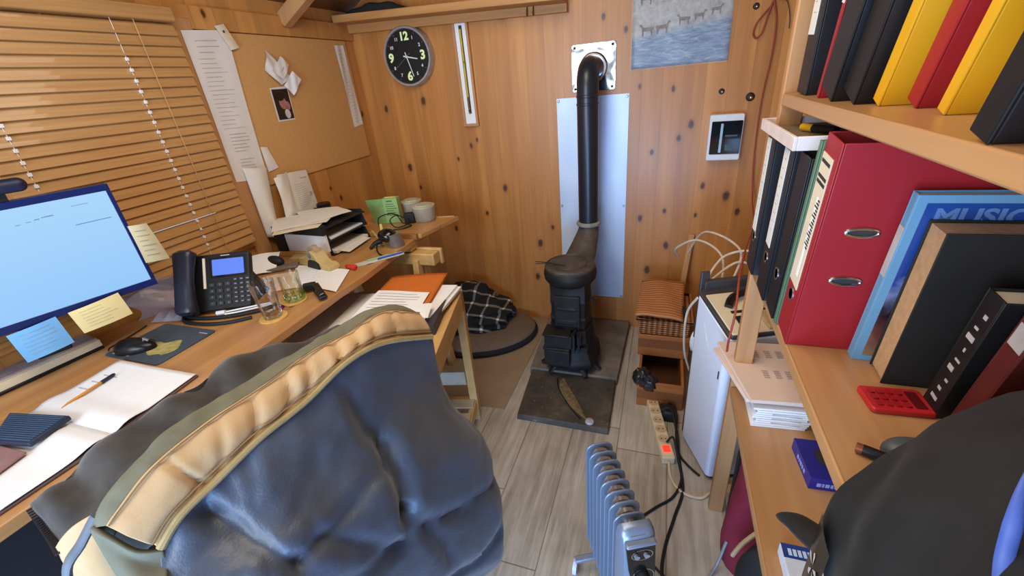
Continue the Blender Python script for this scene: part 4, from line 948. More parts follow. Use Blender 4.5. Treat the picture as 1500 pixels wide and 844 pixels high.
# pens, ruler
rp = thing('pen_packet', 'clear strip of pens in white, green and blue on the desk edge', 'pens', (-1.09, 1.32, DZ))
RF = frame((-1.145, 1.262, DZ+.001), (.64, .77, 0), (-.77, .64, 0))
MB().prism(rrect(0, .20, -.016, .020, .003), 0, .003, 0, RF).build('clear_wallet', flat('packet_white', srgb(206, 204, 196), .3), rp)
MB().tube([RF @ V((.09, -.007, .007)), RF @ V((.195, -.007, .007))], .004, 8).build('blue_pen', flat('pen_blue', srgb(54, 88, 170), .3), rp)
MB().tube([RF @ V((.05, .008, .006)), RF @ V((.14, .010, .006))], .004, 8).build('green_pen', flat('pen_green', srgb(150, 186, 130), .3), rp)
rd = thing('red_tool', 'small red plastic opener lying by the pens on the desk edge', 'opener', (-1.15, 1.24, DZ))
b = MB(); b.tube([(-1.172, 1.243, DZ+.008), (-1.15, 1.235, DZ+.009), (-1.125, 1.247, DZ+.008)], [.007, .009, .006], 10); b.tube([(-1.15, 1.235, DZ+.008), (-1.115, 1.225, DZ+.007)], [.007, .006], 8); b.build('grip', flat('red_plastic', srgb(190, 46, 36), .35), rd)
# webcam-like gadget
gd = thing('desk_scanner', 'black ball-headed desk gadget with silver curved foot on the desk edge', 'gadget', (-1.085, 1.49, DZ))
GF = frame((-1.095, 1.495, DZ), (.6, .8, 0), (-.8, .6, 0))
b = MB(); b.grid(lambda u, v: GF @ V((.035*math.cos(2*PI*u)*(1-.25*v)-.012*v, .030*math.sin(2*PI*u)*(1-.3*v)-.012*v, .001+.060*v**.8)), 24, 10, closeu=True); b.f.append(tuple(240+i for i in range(24))); b.mi.append(0); b.sm.append(False)
b.build('silver_foot', flat('silver_grey', srgb(134, 128, 124), .35, .4), gd)
b = MB(); b.sphere(GF @ V((-.03, .02, .052)), .038, 22, 14, sc=(1.15, 1, .8)); b.build('black_head', M['black_gloss'], gd)
b = MB(); b.tube([GF @ V(p) for p in ((-.055, .04, .03), (-.085, .05, .02), (-.11, .045, .006))], [.014, .010, .006], 8); b.tube(catmull([GF @ V(p) for p in ((-.07, .045, .03), (-.09, .01, .012), (-.10, -.05, .006), (-.09, -.10, .004))], 6), .003, 6); b.build('gadget_lead', M['rubber'], gd)
yp = thing('pencil', 'yellow pencil leaning behind the black ball-headed gadget', 'pencil', (-1.2, 1.53, DZ))
MB().tube([(-1.175, 1.50, DZ+.005), (-1.285, 1.585, DZ+.035)], .0038, 6).build('shaft', flat('pencil_yellow', srgb(196, 166, 84), .4), yp)
MB().tube([(-1.175, 1.50, DZ+.005), (-1.163, 1.49, DZ+.003)], [.0038, .001], 6).build('tip', M['pale'], yp)
yr = tag(MB().hexa([(-1.205, 1.54, DZ), (-1.195, 1.545, DZ), (-1.235, 1.60, DZ+.06), (-1.245, 1.595, DZ+.06)], [(-1.205, 1.54, DZ+.004), (-1.195, 1.545, DZ+.004), (-1.235, 1.602, DZ+.064), (-1.245, 1.597, DZ+.064)]).build('ruler', flat('ruler_yellow', srgb(206, 180, 110), .4)), 'short yellow ruler propped against the green carton', 'ruler')
tag(MB().tube([(-1.20, 1.50, DZ+.005), (-1.185, 1.485, DZ+.005)], .005, 8).build('wall_plug', M['white_plastic']), 'tiny white plug beside the pencil tip', 'plug')
# green carton
B2 = DZ+.0215
gc = thing('green_carton', 'pale green printed carton standing open on the extension board', 'carton', (-1.28, 1.76, B2))
GC = frame((-1.305, 1.735, B2), (.80, .20, 0), (-.20, .80, 0))
k_g = flat('green_card', srgb(146, 182, 116), .6, var=.04); k_gd = flat('green_card_dark', srgb(84, 118, 70), .6)
MB().box(0, .075, 0, .045, 0, .125, 0, GC).build('carton_body', k_g, gc, bevel=.001)
MB().hexa([GC @ V(p) for p in ((-.07, .02, .0), (0, 0, .0), (0, .004, .0), (-.07, .024, .0))], [GC @ V(p) for p in ((-.095, .02, .118), (0, 0, .125), (0, .004, .125), (-.095, .024, .118))]).build('open_flap', flat('green_flap', srgb(130, 168, 104), .6), gc)
b = MB()
for i in range(6): b.box(.012+.004*(i % 2), .068-.008*(i % 3), -.0008, 0, .04+.011*i, .0435+.011*i, 0, GC)
b.box(.02, .05, -.0008, 0, .108, .115, 0, GC)
b.build('printed_lines', k_gd, gc)
MB().tube([GC @ V((.01, .02, .126)), GC @ V((.065, .02, .126))], .003, 6).build('yellow_edge', flat('carton_yellow', srgb(210, 200, 110), .6), gc)
def tub(x, y, r, h, lb, fill):
    t = thing('plastic_tub', lb, 'tub', (x, y, B2))
    MB().lathe([(0, 0), (r*.88, 0), (r*.92, .003), (r, h*.86), (r*.96, h*.86), (r*.88, .005), (0, .005)], (x, y, B2), 36).build('tub_wall', clearfilm('frosted_tub', srgb(196, 190, 174), .55, .35), t)
    MB().lathe([(0, .006), (r*.87, .006), (r*.91, h*.5), (0, h*.5)], (x, y, B2), 36).build('contents', flat('tub_contents', fill, .7, var=.3, scale=120), t)
    MB().lathe([(r*.98, h*.86), (r*1.0, h*.86), (r*1.0, h*.93), (r*.72, h*.95), (r*.70, h*1.0), (0, h*1.0)], (x, y, B2), 36).build('lid', flat('tub_lid', srgb(182, 182, 158), .4), t)
tub(-1.118, 1.80, .058, .082, 'frosted plastic tub with pale lid, nearer one on the extension board', srgb(136, 122, 112))
tub(-1.225, 1.865, .052, .088, 'frosted plastic tub with pale lid behind the green carton', srgb(168, 160, 138))
ad = thing('power_adapter', 'black power adapter with tangled lead in front of the plastic tubs', 'adapter', (-1.19, 1.73, B2))
MB().box(-.026, .026, -.02, .02, 0, .05, 0, frame((-1.178, 1.755, B2), (.9, .43, 0), (-.43, .9, 0))).build('adapter_body', M['black_matt'], ad, bevel=.005)
MB().tube(catmull([(-1.178, 1.74, B2+.03), (-1.16, 1.70, B2+.012), (-1.20, 1.66, B2+.006), (-1.25, 1.69, B2+.03), (-1.22, 1.71, B2+.05), (-1.18, 1.69, B2+.02), (-1.14, 1.70, B2+.005), (-1.17, 1.64, B2+.005), (-1.26, 1.63, B2+.006), (-1.29, 1.66, B2+.05), (-1.24, 1.70, B2+.062), (-1.19, 1.73, B2+.03)], 8), .0028, 6).build('tangled_lead', M['rubber'], ad)
# ------------------------------------------------------------------ small pine table
tb = thing('side_table', 'low pine slatted side table loaded with papers beside the desk', 'table', (-.95, 1.05, 0))
Q = V((-.735, 1.36, 0)); e1 = V((.24, -.97, 0)).normalized(); e2 = V((-.97, -.24, 0)).normalized()
TBF = frame(Q, e1, e2*-1)                      # local x towards the camera, local -y to the left
TL, TWd, TZ = .50, .44, .662
def tbox(b, x0, x1, y0, y1, z0, z1): return b.hexa([Q+e1*x+e2*y+V((0, 0, z0)) for x, y in ((x0, y0), (x0, y1), (x1, y1), (x1, y0))], [Q+e1*x+e2*y+V((0, 0, z1)) for x, y in ((x0, y0), (x0, y1), (x1, y1), (x1, y0))])
tbox(MB(), .012, TL-.012, .014, TWd-.014, TZ-.015, TZ-.004).build('table_top', M['pale'], tb, bevel=.002)
for y0, y1 in ((0, .02), (TWd-.02, TWd)): tbox(MB(), .0, TL, y0, y1, TZ-.085, TZ).build('apron', M['pale'], tb, bevel=.002)
for x0, x1 in ((0, .02), (TL-.02, TL)): tbox(MB(), x0, x1, .02, TWd-.02, TZ-.085, TZ-.004).build('apron', M['pale'], tb, bevel=.002)
for x0 in (0, TL-.036):
    for y0 in (0, TWd-.036): tbox(MB(), x0, x0+.036, y0, y0+.036, 0, TZ-.001).build('leg', M['pale'], tb, bevel=.003)
for y0 in (.0, TWd-.036): tbox(MB(), .036, TL-.036, y0+.006, y0+.03, .07, .115).build('side_rail', M['pale'], tb, bevel=.002)
for x0 in (.006, TL-.03): tbox(MB(), x0, x0+.024, .036, TWd-.036, .07, .115).build('end_rail', M['pale'], tb, bevel=.002)
for i in range(5): tbox(MB(), .035+.09*i, .035+.09*i+.055, .012, TWd-.012, .115, .124).build('shelf_slat', flat('grey_slat', srgb(186, 172, 150), .6), tb, bevel=.001)
tbox(MB(), .01, .03, .04, TWd-.04, .20, .27).build('back_rail', flat('grey_rail', srgb(176, 164, 146), .6), tb, bevel=.002)
def lay(lb, P, z, m, n='paper_sheet', lines=(), curl=.002, seed=1, cat='paper'):
    o = sheet(n, [(x, y, z) for x, y in P], [M[m] if isinstance(m, str) else m, M['ink']], lines=lines, curl=curl, bumpy=.0008, seed=seed); return tag(o, lb, cat)
lay('large greyish sheet on the side table tucked under the desk edge', [(-1.30, 1.16), (-1.13, 1.29), (-.985, .98), (-1.16, .84)], TZ+.003, 'grey_paper')
lay('second greyish white sheet on the side table, beside the printed letter', [(-1.13, 1.24), (-1.02, 1.27), (-.90, .93), (-1.07, .88)], TZ+.008, 'white_paper', curl=.001)
ps = thing('paper_pile', 'thick pile of white papers under the orange folder', 'papers', (-.85, 1.2, TZ))
b = MB()
for i in range(4):
    dx, dy, z = .006*((i*7) % 3-1), .008*((i*5) % 3-1), TZ+.0005+i*.0095
    b.hexa([(x+dx, y+dy, z) for x, y in ((-.99, 1.30), (-.93, 1.06), (-.715, 1.08), (-.73, 1.335))], [(x+dx, y+dy, z+.0075) for x, y in ((-.99, 1.30), (-.93, 1.06), (-.715, 1.08), (-.73, 1.335))])
b.build('stacked_sheets', M['bright_paper'], ps)
tbox(MB(), .10, .33, .03, .07, TZ, TZ+.036).build('dark_clip_folder', flat('dark_folder_edge', srgb(58, 58, 66), .5), ps)
of = thing('orange_folder', 'bright orange card folder on top of the paper pile', 'folder', (-.88, 1.2, TZ+.04))
OP = [(-1.045, 1.345), (-.985, .985), (-.745, 1.07), (-.815, 1.405)]
km = flat('orange_card', srgb(206, 112, 44), .55, var=.04)
MB().hexa([(x, y, TZ+.0395) for x, y in OP], [(x, y, TZ+.0425) for x, y in OP]).build('folder_back', km, of)
b = MB(); b.grid(lambda u, v: tuple(V((*OP[0], TZ+.0445)).lerp(V((*OP[3], TZ+.0445)), u).lerp(V((*OP[1], TZ+.0445)).lerp(V((*OP[2], TZ+.0445)), u), v)+V((0, 0, .006*math.sin(PI*u)*.6+.004*u))), 12, 12); b.build('folder_cover', km, of, solid=.0012)
lay('white printed page lying over the front of the orange folder', [(-1.01, 1.20), (-.795, 1.215), (-.755, 1.03), (-.98, .98)], TZ+.056, 'bright_paper', lines=textlines(.08, .9, .12, .62, 6, .008, 5), curl=.001)
lay('white folded page edge at the near side of the paper pile', [(-.78, 1.10), (-.735, 1.13), (-.70, 1.03), (-.745, 1.01)], TZ+.062, 'bright_paper', curl=.004)
tag(MB().box(-1.03, -.99, 1.32, 1.34, TZ-.003, TZ+.03).build('black_clip', M['black']), 'small black clip behind the orange folder', 'clip')

# ------------------------------------------------------------------ floor, left of the stove
tag(MB().add([(-1.35, 1.40, .0), (-.640, 1.412, .0), (-.628, 2.262, .0), (-1.35, 2.262, .0), (-1.35, 1.40, .005), (-.640, 1.412, .005), (-.628, 2.262, .005), (-1.35, 2.262, .005)], [(3, 2, 1, 0), (4, 5, 6, 7), (0, 1, 5, 4), (1, 2, 6, 5), (2, 3, 7, 6), (3, 0, 4, 7)]).build('floor_board', flat('brown_hardboard', srgb(150, 130, 106), .6, var=.08, scale=8)), 'flat brown hardboard sheet on the floor left of the stove', 'board')
def crump(b, c, r, sc, seed, amp=.18, n=3):
    rr = random.Random(seed); K = [(V((rr.uniform(-1, 1), rr.uniform(-1, 1), rr.uniform(-1, 1))).normalized(), rr.uniform(3, 9), rr.uniform(0, 6)) for _ in range(9)]
    def f(u, v):
        a = 2*PI*u; e = PI*(v-.5); d = V((math.cos(a)*math.cos(e), math.sin(a)*math.cos(e), math.sin(e)))
        h = 1+sum(amp*.45*abs(math.sin(q.dot(d)*w+ph)) for q, w, ph in K)*.5
        return (c[0]+d.x*r*sc[0]*h, c[1]+d.y*r*sc[1]*h, c[2]+d.z*r*sc[2]*h)
    return b.grid(f, 36, 22, closeu=True)
bed = thing('pet_bed', 'oval grey-brown pet bed cushion with dark piping in the corner', 'pet bed', (-.99, 2.0, .005))
BF = Matrix.Translation((-.97, 2.0, .005)) @ Matrix.Rotation(.45, 4, 'Z')
b = MB(); b.grid(lambda u, v: BF @ V((.315*math.cos(2*PI*u)*math.sin(PI*v/2)**.8, .235*math.sin(2*PI*u)*math.sin(PI*v/2)**.8, (.040+.030*math.cos(PI*v/2)**.7 if v < .999 else .040)-.002*math.sin(u*40)*v)), 48, 10, closeu=True)
b.build('cushion_top', flat('bed_fleece', srgb(112, 96, 82), .95, var=.12, scale=60, bump=.2), bed)
b = MB(); b.grid(lambda u, v: BF @ V(((.315+.012*math.sin(PI*v))*math.cos(2*PI*u), (.235+.012*math.sin(PI*v))*math.sin(2*PI*u), .001+.040*v)), 48, 8, closeu=True)
b.build('cushion_side', flat('bed_dark', srgb(32, 30, 32), .9), bed)
bk_ = thing('plaid_blanket', 'crumpled black plaid blanket with white lines piled on the pet bed', 'blanket', (-1.02, 2.1, .06))
k = NT('plaid'); p = k.pos(); sx = k.n('ShaderNodeSeparateXYZ')
ad_ = k.n('ShaderNodeVectorMath'); ad_.operation = 'ADD'; k.l(p, ad_.inputs[0]); nz = k.n('ShaderNodeTexNoise'); nz.inputs['Scale'].default_value = 5; k.l(p, nz.inputs['Vector'])
sc_ = k.n('ShaderNodeVectorMath'); sc_.operation = 'SCALE'; sc_.inputs['Scale'].default_value = .05; k.l(nz.outputs['Color'], sc_.inputs[0]); k.l(sc_.outputs[0], ad_.inputs[1]); k.l(ad_.outputs[0], sx.inputs[0])
lx = k.math('LESS_THAN', k.math('FRACT', k.math('MULTIPLY', k.math('ADD', sx.outputs[0], 3.), 11.)), .14); ly = k.math('LESS_THAN', k.math('FRACT', k.math('MULTIPLY', k.math('ADD', k.math('ADD', sx.outputs[1], sx.outputs[2]), 3.), 9.)), .16)
s_ = k.math('MULTIPLY', k.math('ADD', lx, ly), .5)
k.l(k.ramp(s_, [(0, srgb(24, 24, 27)), (.5, srgb(110, 110, 108)), (1, srgb(214, 212, 206))]), k.b.inputs['Base Color']); k.b.inputs['Roughness'].default_value = .95
def blk(u, v):
    x = -1.28+.44*u+.03*math.sin(v*6); y = 1.83+.36*v+.04*math.sin(u*5)
    e = max(0, math.sin(PI*u))**.55*max(0, math.sin(PI*v))**.55
    z = .078+e*(.15+.04*math.sin(u*9+v*4)+.025*math.sin(v*13-u*5))
    return (x, y, z-(.012 if e < .02 else 0))
b = MB(); crump(b, (-1.03, 2.08, .120), .105, (1.25, 1.05, .62), 6, .5); crump(b, (-1.20, 2.02, .115), .10, (1.1, 1.2, .75), 11, .5); crump(b, (-1.10, 2.13, .15), .09, (1.2, .8, .95), 15, .5); b.build('blanket_cloth', k.m, bk_)

# ------------------------------------------------------------------ right of the stove: crates, basket
def crate(lb, x0, x1, y0, y1, z0, z1, th=.012):
    c = thing('wooden_crate', lb, 'crate', ((x0+x1)/2, (y0+y1)/2, z0))
    MB().box(x0, x1, y0, y0+th, z0, z1).build('front_board', M['crate'], c, bevel=.002)
    MB().box(x0, x1, y1-th, y1, z0, z1).build('rear_board', M['crate'], c, bevel=.002)
    for a in (x0, x1-th): MB().box(a, a+th, y0+th, y1-th, z0, z1).build('side_board', M['crate'], c, bevel=.002)
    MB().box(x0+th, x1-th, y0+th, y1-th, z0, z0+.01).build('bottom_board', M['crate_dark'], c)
    return c
crate('lower pine crate on the floor with a black bag over its rim', -.047, .150, 1.585, 2.20, 0, .135)
crate('upper pine crate on the rear of the lower one, under the wicker basket', -.060, .170, 1.795, 2.08, .1355, .252)
wb = thing('wicker_basket', 'brown wicker hamper with a loose tilted lid on the upper crate', 'basket', (.05, 1.98, .262))
k = NT('wicker'); p = k.pos(True)
wv = k.n('ShaderNodeTexWave'); wv.wave_type = 'BANDS'; wv.bands_direction = 'Z'; wv.inputs['Scale'].default_value = 26; wv.inputs['Distortion'].default_value = 1.5; k.l(p, wv.inputs['Vector'])
wv2 = k.n('ShaderNodeTexWave'); wv2.wave_type = 'BANDS'; wv2.bands_direction = 'X'; wv2.inputs['Scale'].default_value = 13; wv2.inputs['Distortion'].default_value = .6; k.l(p, wv2.inputs['Vector'])
mm = k.math('MULTIPLY', k.math('ADD', wv.outputs['Fac'], wv2.outputs['Fac']), .5)
k.l(k.ramp(mm, [(.15, srgb(86, 48, 26)), (.55, srgb(162, 100, 56)), (.9, srgb(196, 136, 84))]), k.b.inputs['Base Color']); k.b.inputs['Roughness'].default_value = .6; k.bump(mm, .9, .01); M['wicker'] = k.m
k = NT('wicker_lid'); p = k.pos(True)
wv = k.n('ShaderNodeTexWave'); wv.wave_type = 'BANDS'; wv.bands_direction = 'Y'; wv.inputs['Scale'].default_value = 17; wv.inputs['Distortion'].default_value = .8; k.l(p, wv.inputs['Vector'])
k.l(k.ramp(wv.outputs['Fac'], [(.1, srgb(162, 102, 58)), (.6, srgb(178, 116, 68)), (.95, srgb(190, 128, 78))]), k.b.inputs['Base Color']); k.b.inputs['Roughness'].default_value = .55; k.bump(wv.outputs['Fac'], .4, .006); M['wicker_lid'] = k.m
b = MB(); b.hexa([(-.055, 1.80, .2525), (.165, 1.80, .2525), (.165, 2.07, .2525), (-.055, 2.07, .2525)], [(-.068, 1.79, .335), (.172, 1.79, .335), (.172, 2.08, .335), (-.068, 2.08, .335)]); b.build('basket_body', M['wicker'], wb, bevel=.01)
b = MB()
rim = [(-.068, 1.79), (.172, 1.79), (.172, 2.08), (-.068, 2.08)]
b.tube([(x, y, .338) for x, y in rim], .008, 8, closed=True); b.build('rim_braid', M['wicker'], wb)
b = MB(); b.grid(lambda u, v: (-.078+.205*u+.012*v, 1.782+.30*v, .358+.035*v+.012*math.sin(PI*u)-.012*u*(1-v)+.003*math.sin(u*9+v*5)), 14, 14); lid = b.build('basket_lid', M['wicker_lid'], wb, solid=.012, soff=1)
b = MB(); b.box(.128, .142, 1.83, 1.87, .345, .385); b.build('strap_buckle', M['black_matt'], wb)
bg = thing('black_bag', 'crumpled black plastic bag hanging over the front corner of the lower crate', 'bag', (-.02, 1.63, .13))
b = MB(); crump(b, (-.028, 1.612, .140), .025, (1.1, 1.0, 1.3), 3, .4); crump(b, (.004, 1.602, .120), .021, (1.2, .8, 1.5), 8, .4); b.build('bag_film', flat('black_bag_film', srgb(34, 34, 38), .22, var=.2, spec=.7), bg)
tag(MB().bar((.135, 2.20, .263), (.165, 2.262, .60), .028, .014).build('wooden_lath', M['beamz'], bevel=.002), 'thin upright wooden lath behind the wicker basket', 'lath')
# ------------------------------------------------------------------ portable air conditioner
ac = thing('dehumidifier', 'tall white portable dehumidifier with dark rim and cream top panel', 'dehumidifier', (.33, 1.4, 0))
A, B_ = V((.140, 1.432, 0)), V((.226, 1.222, 0)); un = (B_-A).normalized(); wn_ = V((-un.y, un.x, 0)); wn_ = wn_ if wn_.x > 0 else -wn_
AL, AW, AH = (B_-A).length, .335, .645
AF = frame(A, un, wn_) if un.cross(wn_).z > 0 else frame(A, wn_, un)
flip = un.cross(wn_).z <= 0
def ap(u, w, z): return A+un*u+wn_*w+V((0, 0, z))
# side profile rises to the back (u = 0)
def top_z(u): return .640+.055*(1-u/AL)
b = MB()
pl_ = [(0, .02), (.015, 0), (AL-.012, 0), (AL, .012), (AL, AW-.02), (AL-.02, AW), (.02, AW), (0, AW-.02)]
n = len(pl_)
b.add([ap(u, w, .02) for u, w in pl_]+[ap(u, w, top_z(u)-.014) for u, w in pl_], [tuple(range(n)), tuple(range(2*n-1, n-1, -1))]+[(i, n+i, n+(i+1) % n, (i+1) % n) for i in range(n)])
k = NT('white_case'); k.b.inputs['Base Color'].default_value = srgb(224, 230, 244); k.b.inputs['Roughness'].default_value = .3
b.build('cabinet', k.m, ac, bevel=.006)
b = MB(); b.add([ap(u, w, top_z(u)-.014) for u, w in pl_]+[ap(u, w, top_z(u)) for u, w in pl_], [tuple(range(n)), tuple(range(2*n-1, n-1, -1))]+[(i, n+i, n+(i+1) % n, (i+1) % n) for i in range(n)])
M['dgrey'] = flat('dark_grey_plastic', srgb(66, 62, 62), .45)
b.build('dark_rim', M['dgrey'], ac, bevel=.003)
b = MB(); b.add([ap(u, w, z) for z in (.02, .755) for u, w in ((-.012, .01), (.0, .01), (.0, .04), (-.012, .04))], [(0, 1, 2, 3), (7, 6, 5, 4), (0, 4, 5, 1), (1, 5, 6, 2), (2, 6, 7, 3), (3, 7, 4, 0)])
b.build('rear_duct_edge', M['dgrey'], ac, bevel=.003)
b = MB(); b.add([ap(u, w, top_z(0)+z) for z in (-.01, .028) for u, w in ((-.012, .03), (.012, .02), (.012, AW-.01), (-.012, AW-.01))], [(0, 1, 2, 3), (7, 6, 5, 4), (0, 4, 5, 1), (1, 5, 6, 2), (2, 6, 7, 3), (3, 7, 4, 0)]); b.build('rear_lip', M['dgrey'], ac, bevel=.003)
def slab_(b, u0, u1, w0, w1, h0, h1, mat=0):
    return b.add([ap(u, w, top_z(u)+h) for h in (h0, h1) for u, w in ((u0, w0), (u1, w0), (u1, w1), (u0, w1))], [(0, 1, 2, 3), (7, 6, 5, 4), (0, 4, 5, 1), (1, 5, 6, 2), (2, 6, 7, 3), (3, 7, 4, 0)], mat)
slab_(MB(), .042, AL-.003, .010, AW-.004, .0, .006).build('top_panel', M['cream_plastic'], ac, bevel=.002)
b = MB()
path = [ap(.115, .05, top_z(.115)+.012), ap(.088, .075, top_z(.09)+.022), ap(.075, .12, top_z(.075)+.026), ap(.075, .17, top_z(.075)+.022), ap(.08, .20, top_z(.08)+.012)]
b.tube(catmull(path, 5), .013, 10, flatten=.8); b.build('carry_handle', M['black_gloss'], ac)
b = MB(); slab_(b, .13, .14, .05, .20, .0055, .008); slab_(b, .155, .21, .05, .075, .0055, .009); slab_(b, .12, .16, .24, .30, .0055, .008); b.build('dark_recess', M['black_matt'], ac)
b = MB(); slab_(b, .17, .205, .14, .17, .0055, .008); slab_(b, .17, .205, .20, .215, .0055, .008); slab_(b, .12, .15, .27, .29, .0055, .008); b.build('vent_slots', flat('vent_brown', srgb(104, 84, 62), .6), ac)
slab_(MB(), .150, .222, .125, .25, .006, .018).build('control_tray', flat('tray_tan', srgb(190, 164, 118), .5), ac, bevel=.002)
for u in (.02, AL-.03):
    for w in (.03, AW-.03): MB().tube([ap(u, w, .0), ap(u, w, .021)], .016, 12).build('castor', M['black'], ac)
b = MB(); b.lathe([(.0, 0), (.055, 0), (.055, .02), (.0, .022)], M=frame(ap(-.001, .06, .46), (0, 0, 1), wn_), seg=24, sx=1.4); b.build('side_knob_cover', M['white_plastic'], ac)
b = MB(); b.add([ap(u, w, z) for u, w, z in ((.07, -.0008, .60), (.085, -.0008, .60), (.125, -.0008, .52), (.11, -.0008, .53))], [(0, 1, 2, 3)]); b.build('clear_sticker', flat('shiny_sticker', srgb(244, 248, 255), .1), ac)
b = MB(); b.box(0, .004, 0, .03, 0, .002, 0, frame(ap(.20, -.001, .46), un, (0, 0, 1))); b.build('small_mark', M['ink_dark'], ac)
wc_ = thing('white_cables', 'loops of white cable hanging behind the dehumidifier', 'cable', (.25, 1.75, .7))
M['wcable'] = flat('white_cable', srgb(214, 200, 180), .5)
for P in ([(.10, 2.05, .56), (.08, 1.95, .64), (.16, 1.85, .72), (.24, 1.7, .71), (.23, 1.55, .63)], [(.14, 2.05, .58), (.19, 1.9, .74), (.30, 1.7, .74), (.26, 1.55, .66)], [(.18, 1.58, .66), (.24, 1.64, .735), (.34, 1.66, .75), (.40, 1.62, .69)], [(.20, 1.57, .67), (.28, 1.62, .72), (.35, 1.64, .70), (.40, 1.7, .66)], [(.145, 1.44, .655), (.12, 1.50, .55), (.13, 1.56, .35), (.17, 1.6, .2)]):
    MB().tube(catmull(P, 8), .0045, 8).build('cable_run', M['wcable'], wc_)

# ------------------------------------------------------------------ power strip and black leads
pw = thing('power_strip', 'cream multi-socket power strip with glowing red switch on the floor', 'power strip', (.06, 1.44, 0))
p0 = V((.018, 1.612, .0)); p1 = V((.095, 1.270, .0)); d_ = (p1-p0).normalized(); L_ = (p1-p0).length
PF = frame((p0.x, p0.y, 0), d_, V((0, 0, 1)).cross(d_))
MB().prism(rrect(0, L_, -.024, .024, .006), 0, .036, 0, PF).build('strip_body', M['cream_plastic'], pw, bevel=.004)
for i in range(5):
    x = .038+i*.054
    o_ = MB().lathe([(.0215, 0), (.0215, .0015), (.018, .0015), (.0175, -.006), (0, -.006)], M=PF @ Matrix.Translation((x, 0, .0365)), seg=24).build('socket', flat('socket_cream', srgb(196, 176, 138), .45), pw)
    MB().lathe([(.0028, 0), (.0028, .0006), (0, .0006)], M=PF @ Matrix.Translation((x, .0085, .0375)), seg=10).lathe([(.0028, 0), (.0028, .0006), (0, .0006)], M=PF @ Matrix.Translation((x, -.0085, .0375)), seg=10).build('pin_holes', M['ink_dark'], o_)
MB().prism(rrect(L_-.058, L_-.028, -.014, .014, .002), .036, .041, 0, PF).build('red_switch', emit('red_glow', srgb(255, 50, 30), 1.6), pw)
ld = thing('strip_lead', 'cream lead running from the power strip to the bookcase post', 'cable', (.15, 1.2, 0))
MB().tube(catmull([(.095, 1.268, .016), (.105, 1.20, .008), (.14, 1.15, .006), (.20, 1.14, .006), (.235, 1.17, .006)], 8), .005, 8).build('lead', flat('cream_lead', srgb(206, 184, 150), .5), ld)
bc = thing('black_leads', 'bundle of black power leads trailing over the floor from the power strip', 'cable', (.1, 1.1, 0))
for P, r in (([(.085, 1.34, .045), (.11, 1.36, .055), (.13, 1.28, .02), (.14, 1.20, .010), (.11, 1.12, .006), (.05, 1.06, .005), (-.005, .99, .005), (.0, .92, .005), (.03, .84, .006)], .0045),
             ([(.06, 1.52, .045), (.10, 1.52, .06), (.125, 1.42, .03), (.135, 1.30, .008), (.145, 1.16, .006), (.115, 1.04, .005), (.085, .92, .005), (.08, .82, .005), (.12, .70, .005)], .0052),
             ([(.08, 1.60, .03), (.12, 1.54, .05), (.125, 1.42, .012), (.135, 1.33, .006), (.165, 1.28, .005), (.205, 1.24, .005)], .0048),
             ([(.05, .86, .005), (.09, .83, .005), (.16, .80, .005), (.24, .77, .005)], .004)):
    MB().tube(catmull(P, 8), r, 8).build('lead', M['rubber'], bc)
pgx = tag(MB().hexa([(.05, 1.57, .0), (.12, 1.57, .0), (.135, 1.50, .0), (.065, 1.50, .0)], [(.055, 1.565, .05), (.118, 1.565, .05), (.13, 1.505, .05), (.07, 1.505, .05)]).build('black_plug', M['black_matt'], bevel=.008), 'black plug-in transformer next to the far end of the power strip', 'adapter')

# ------------------------------------------------------------------ oil radiator
rd_ = thing('oil_radiator', 'silver-blue oil-filled column radiator with black dial panel', 'heater', (-.04, .74, 0))
ra = V((-.115, .845, 0)); rdir = V((.40, -.80, 0)).normalized(); rw = V((.80, .40, 0)).normalized()
k = NT('radiator_paint'); k.b.inputs['Base Color'].default_value = srgb(128, 140, 162); k.b.inputs['Metallic'].default_value = .4; k.b.inputs['Roughness'].default_value = .32; M['rad'] = k.m
RZ0, RZ1 = .085, .50
for i in range(8):
    c0 = ra+rdir*(.030*i)
    FF = frame((c0.x, c0.y, 0), rw, (0, 0, 1))      # z = along rw x up
    b = MB()
    hw = .038
    def finp(r, z0, z1, hw):
        out = []
        n = 8
        for a in range(n+1): t_ = PI*a/n; out.append((hw*math.cos(t_), z1-r+r*math.sin(t_)))
        for a in range(n+1): t_ = PI+PI*a/n; out.append((hw*math.cos(t_), z0+r+r*math.sin(t_)))
        return out
    P = rrect(-hw, hw, RZ0, RZ1, .026, 6)
    b.prism(P, -.0025, .0025, 0, FF, smooth=False)
    P2 = rrect(-hw*.55, hw*.55, RZ0+.05, RZ1-.05, .018, 5)
    b.prism(P2, -.010, .010, 0, FF)
    fo = b.build('fin', M['rad'], rd_, bevel=.0015)
for z in (RZ1-.030, RZ0+.03):
    a_, c_ = ra+rdir*-.012+V((0, 0, z)), ra+rdir*.235+V((0, 0, z))
    b = MB(); b.tube([a_, c_], .0165, 18)
    for i in range(7):
        q = ra+rdir*(.030*i+.015)+V((0, 0, z)); b.tube([q-rdir*.010, q-rdir*.005, q+rdir*.005, q+rdir*.010], [.016, .024, .024, .016], 18)
    b.build('oil_channel', flat('radiator_channel', srgb(150, 140, 136), .22, .6), rd_)
ce = ra+rdir*.235
CF = frame((ce.x, ce.y, 0), rw, (0, 0, 1)); nrm = rw.cross(V((0, 0, 1)))
sgn = 1 if nrm.dot(rdir) > 0 else -1
b = MB()
prof = []
def cpt(x, z, d): return ce+rw*x+V((0, 0, z))+rdir*d
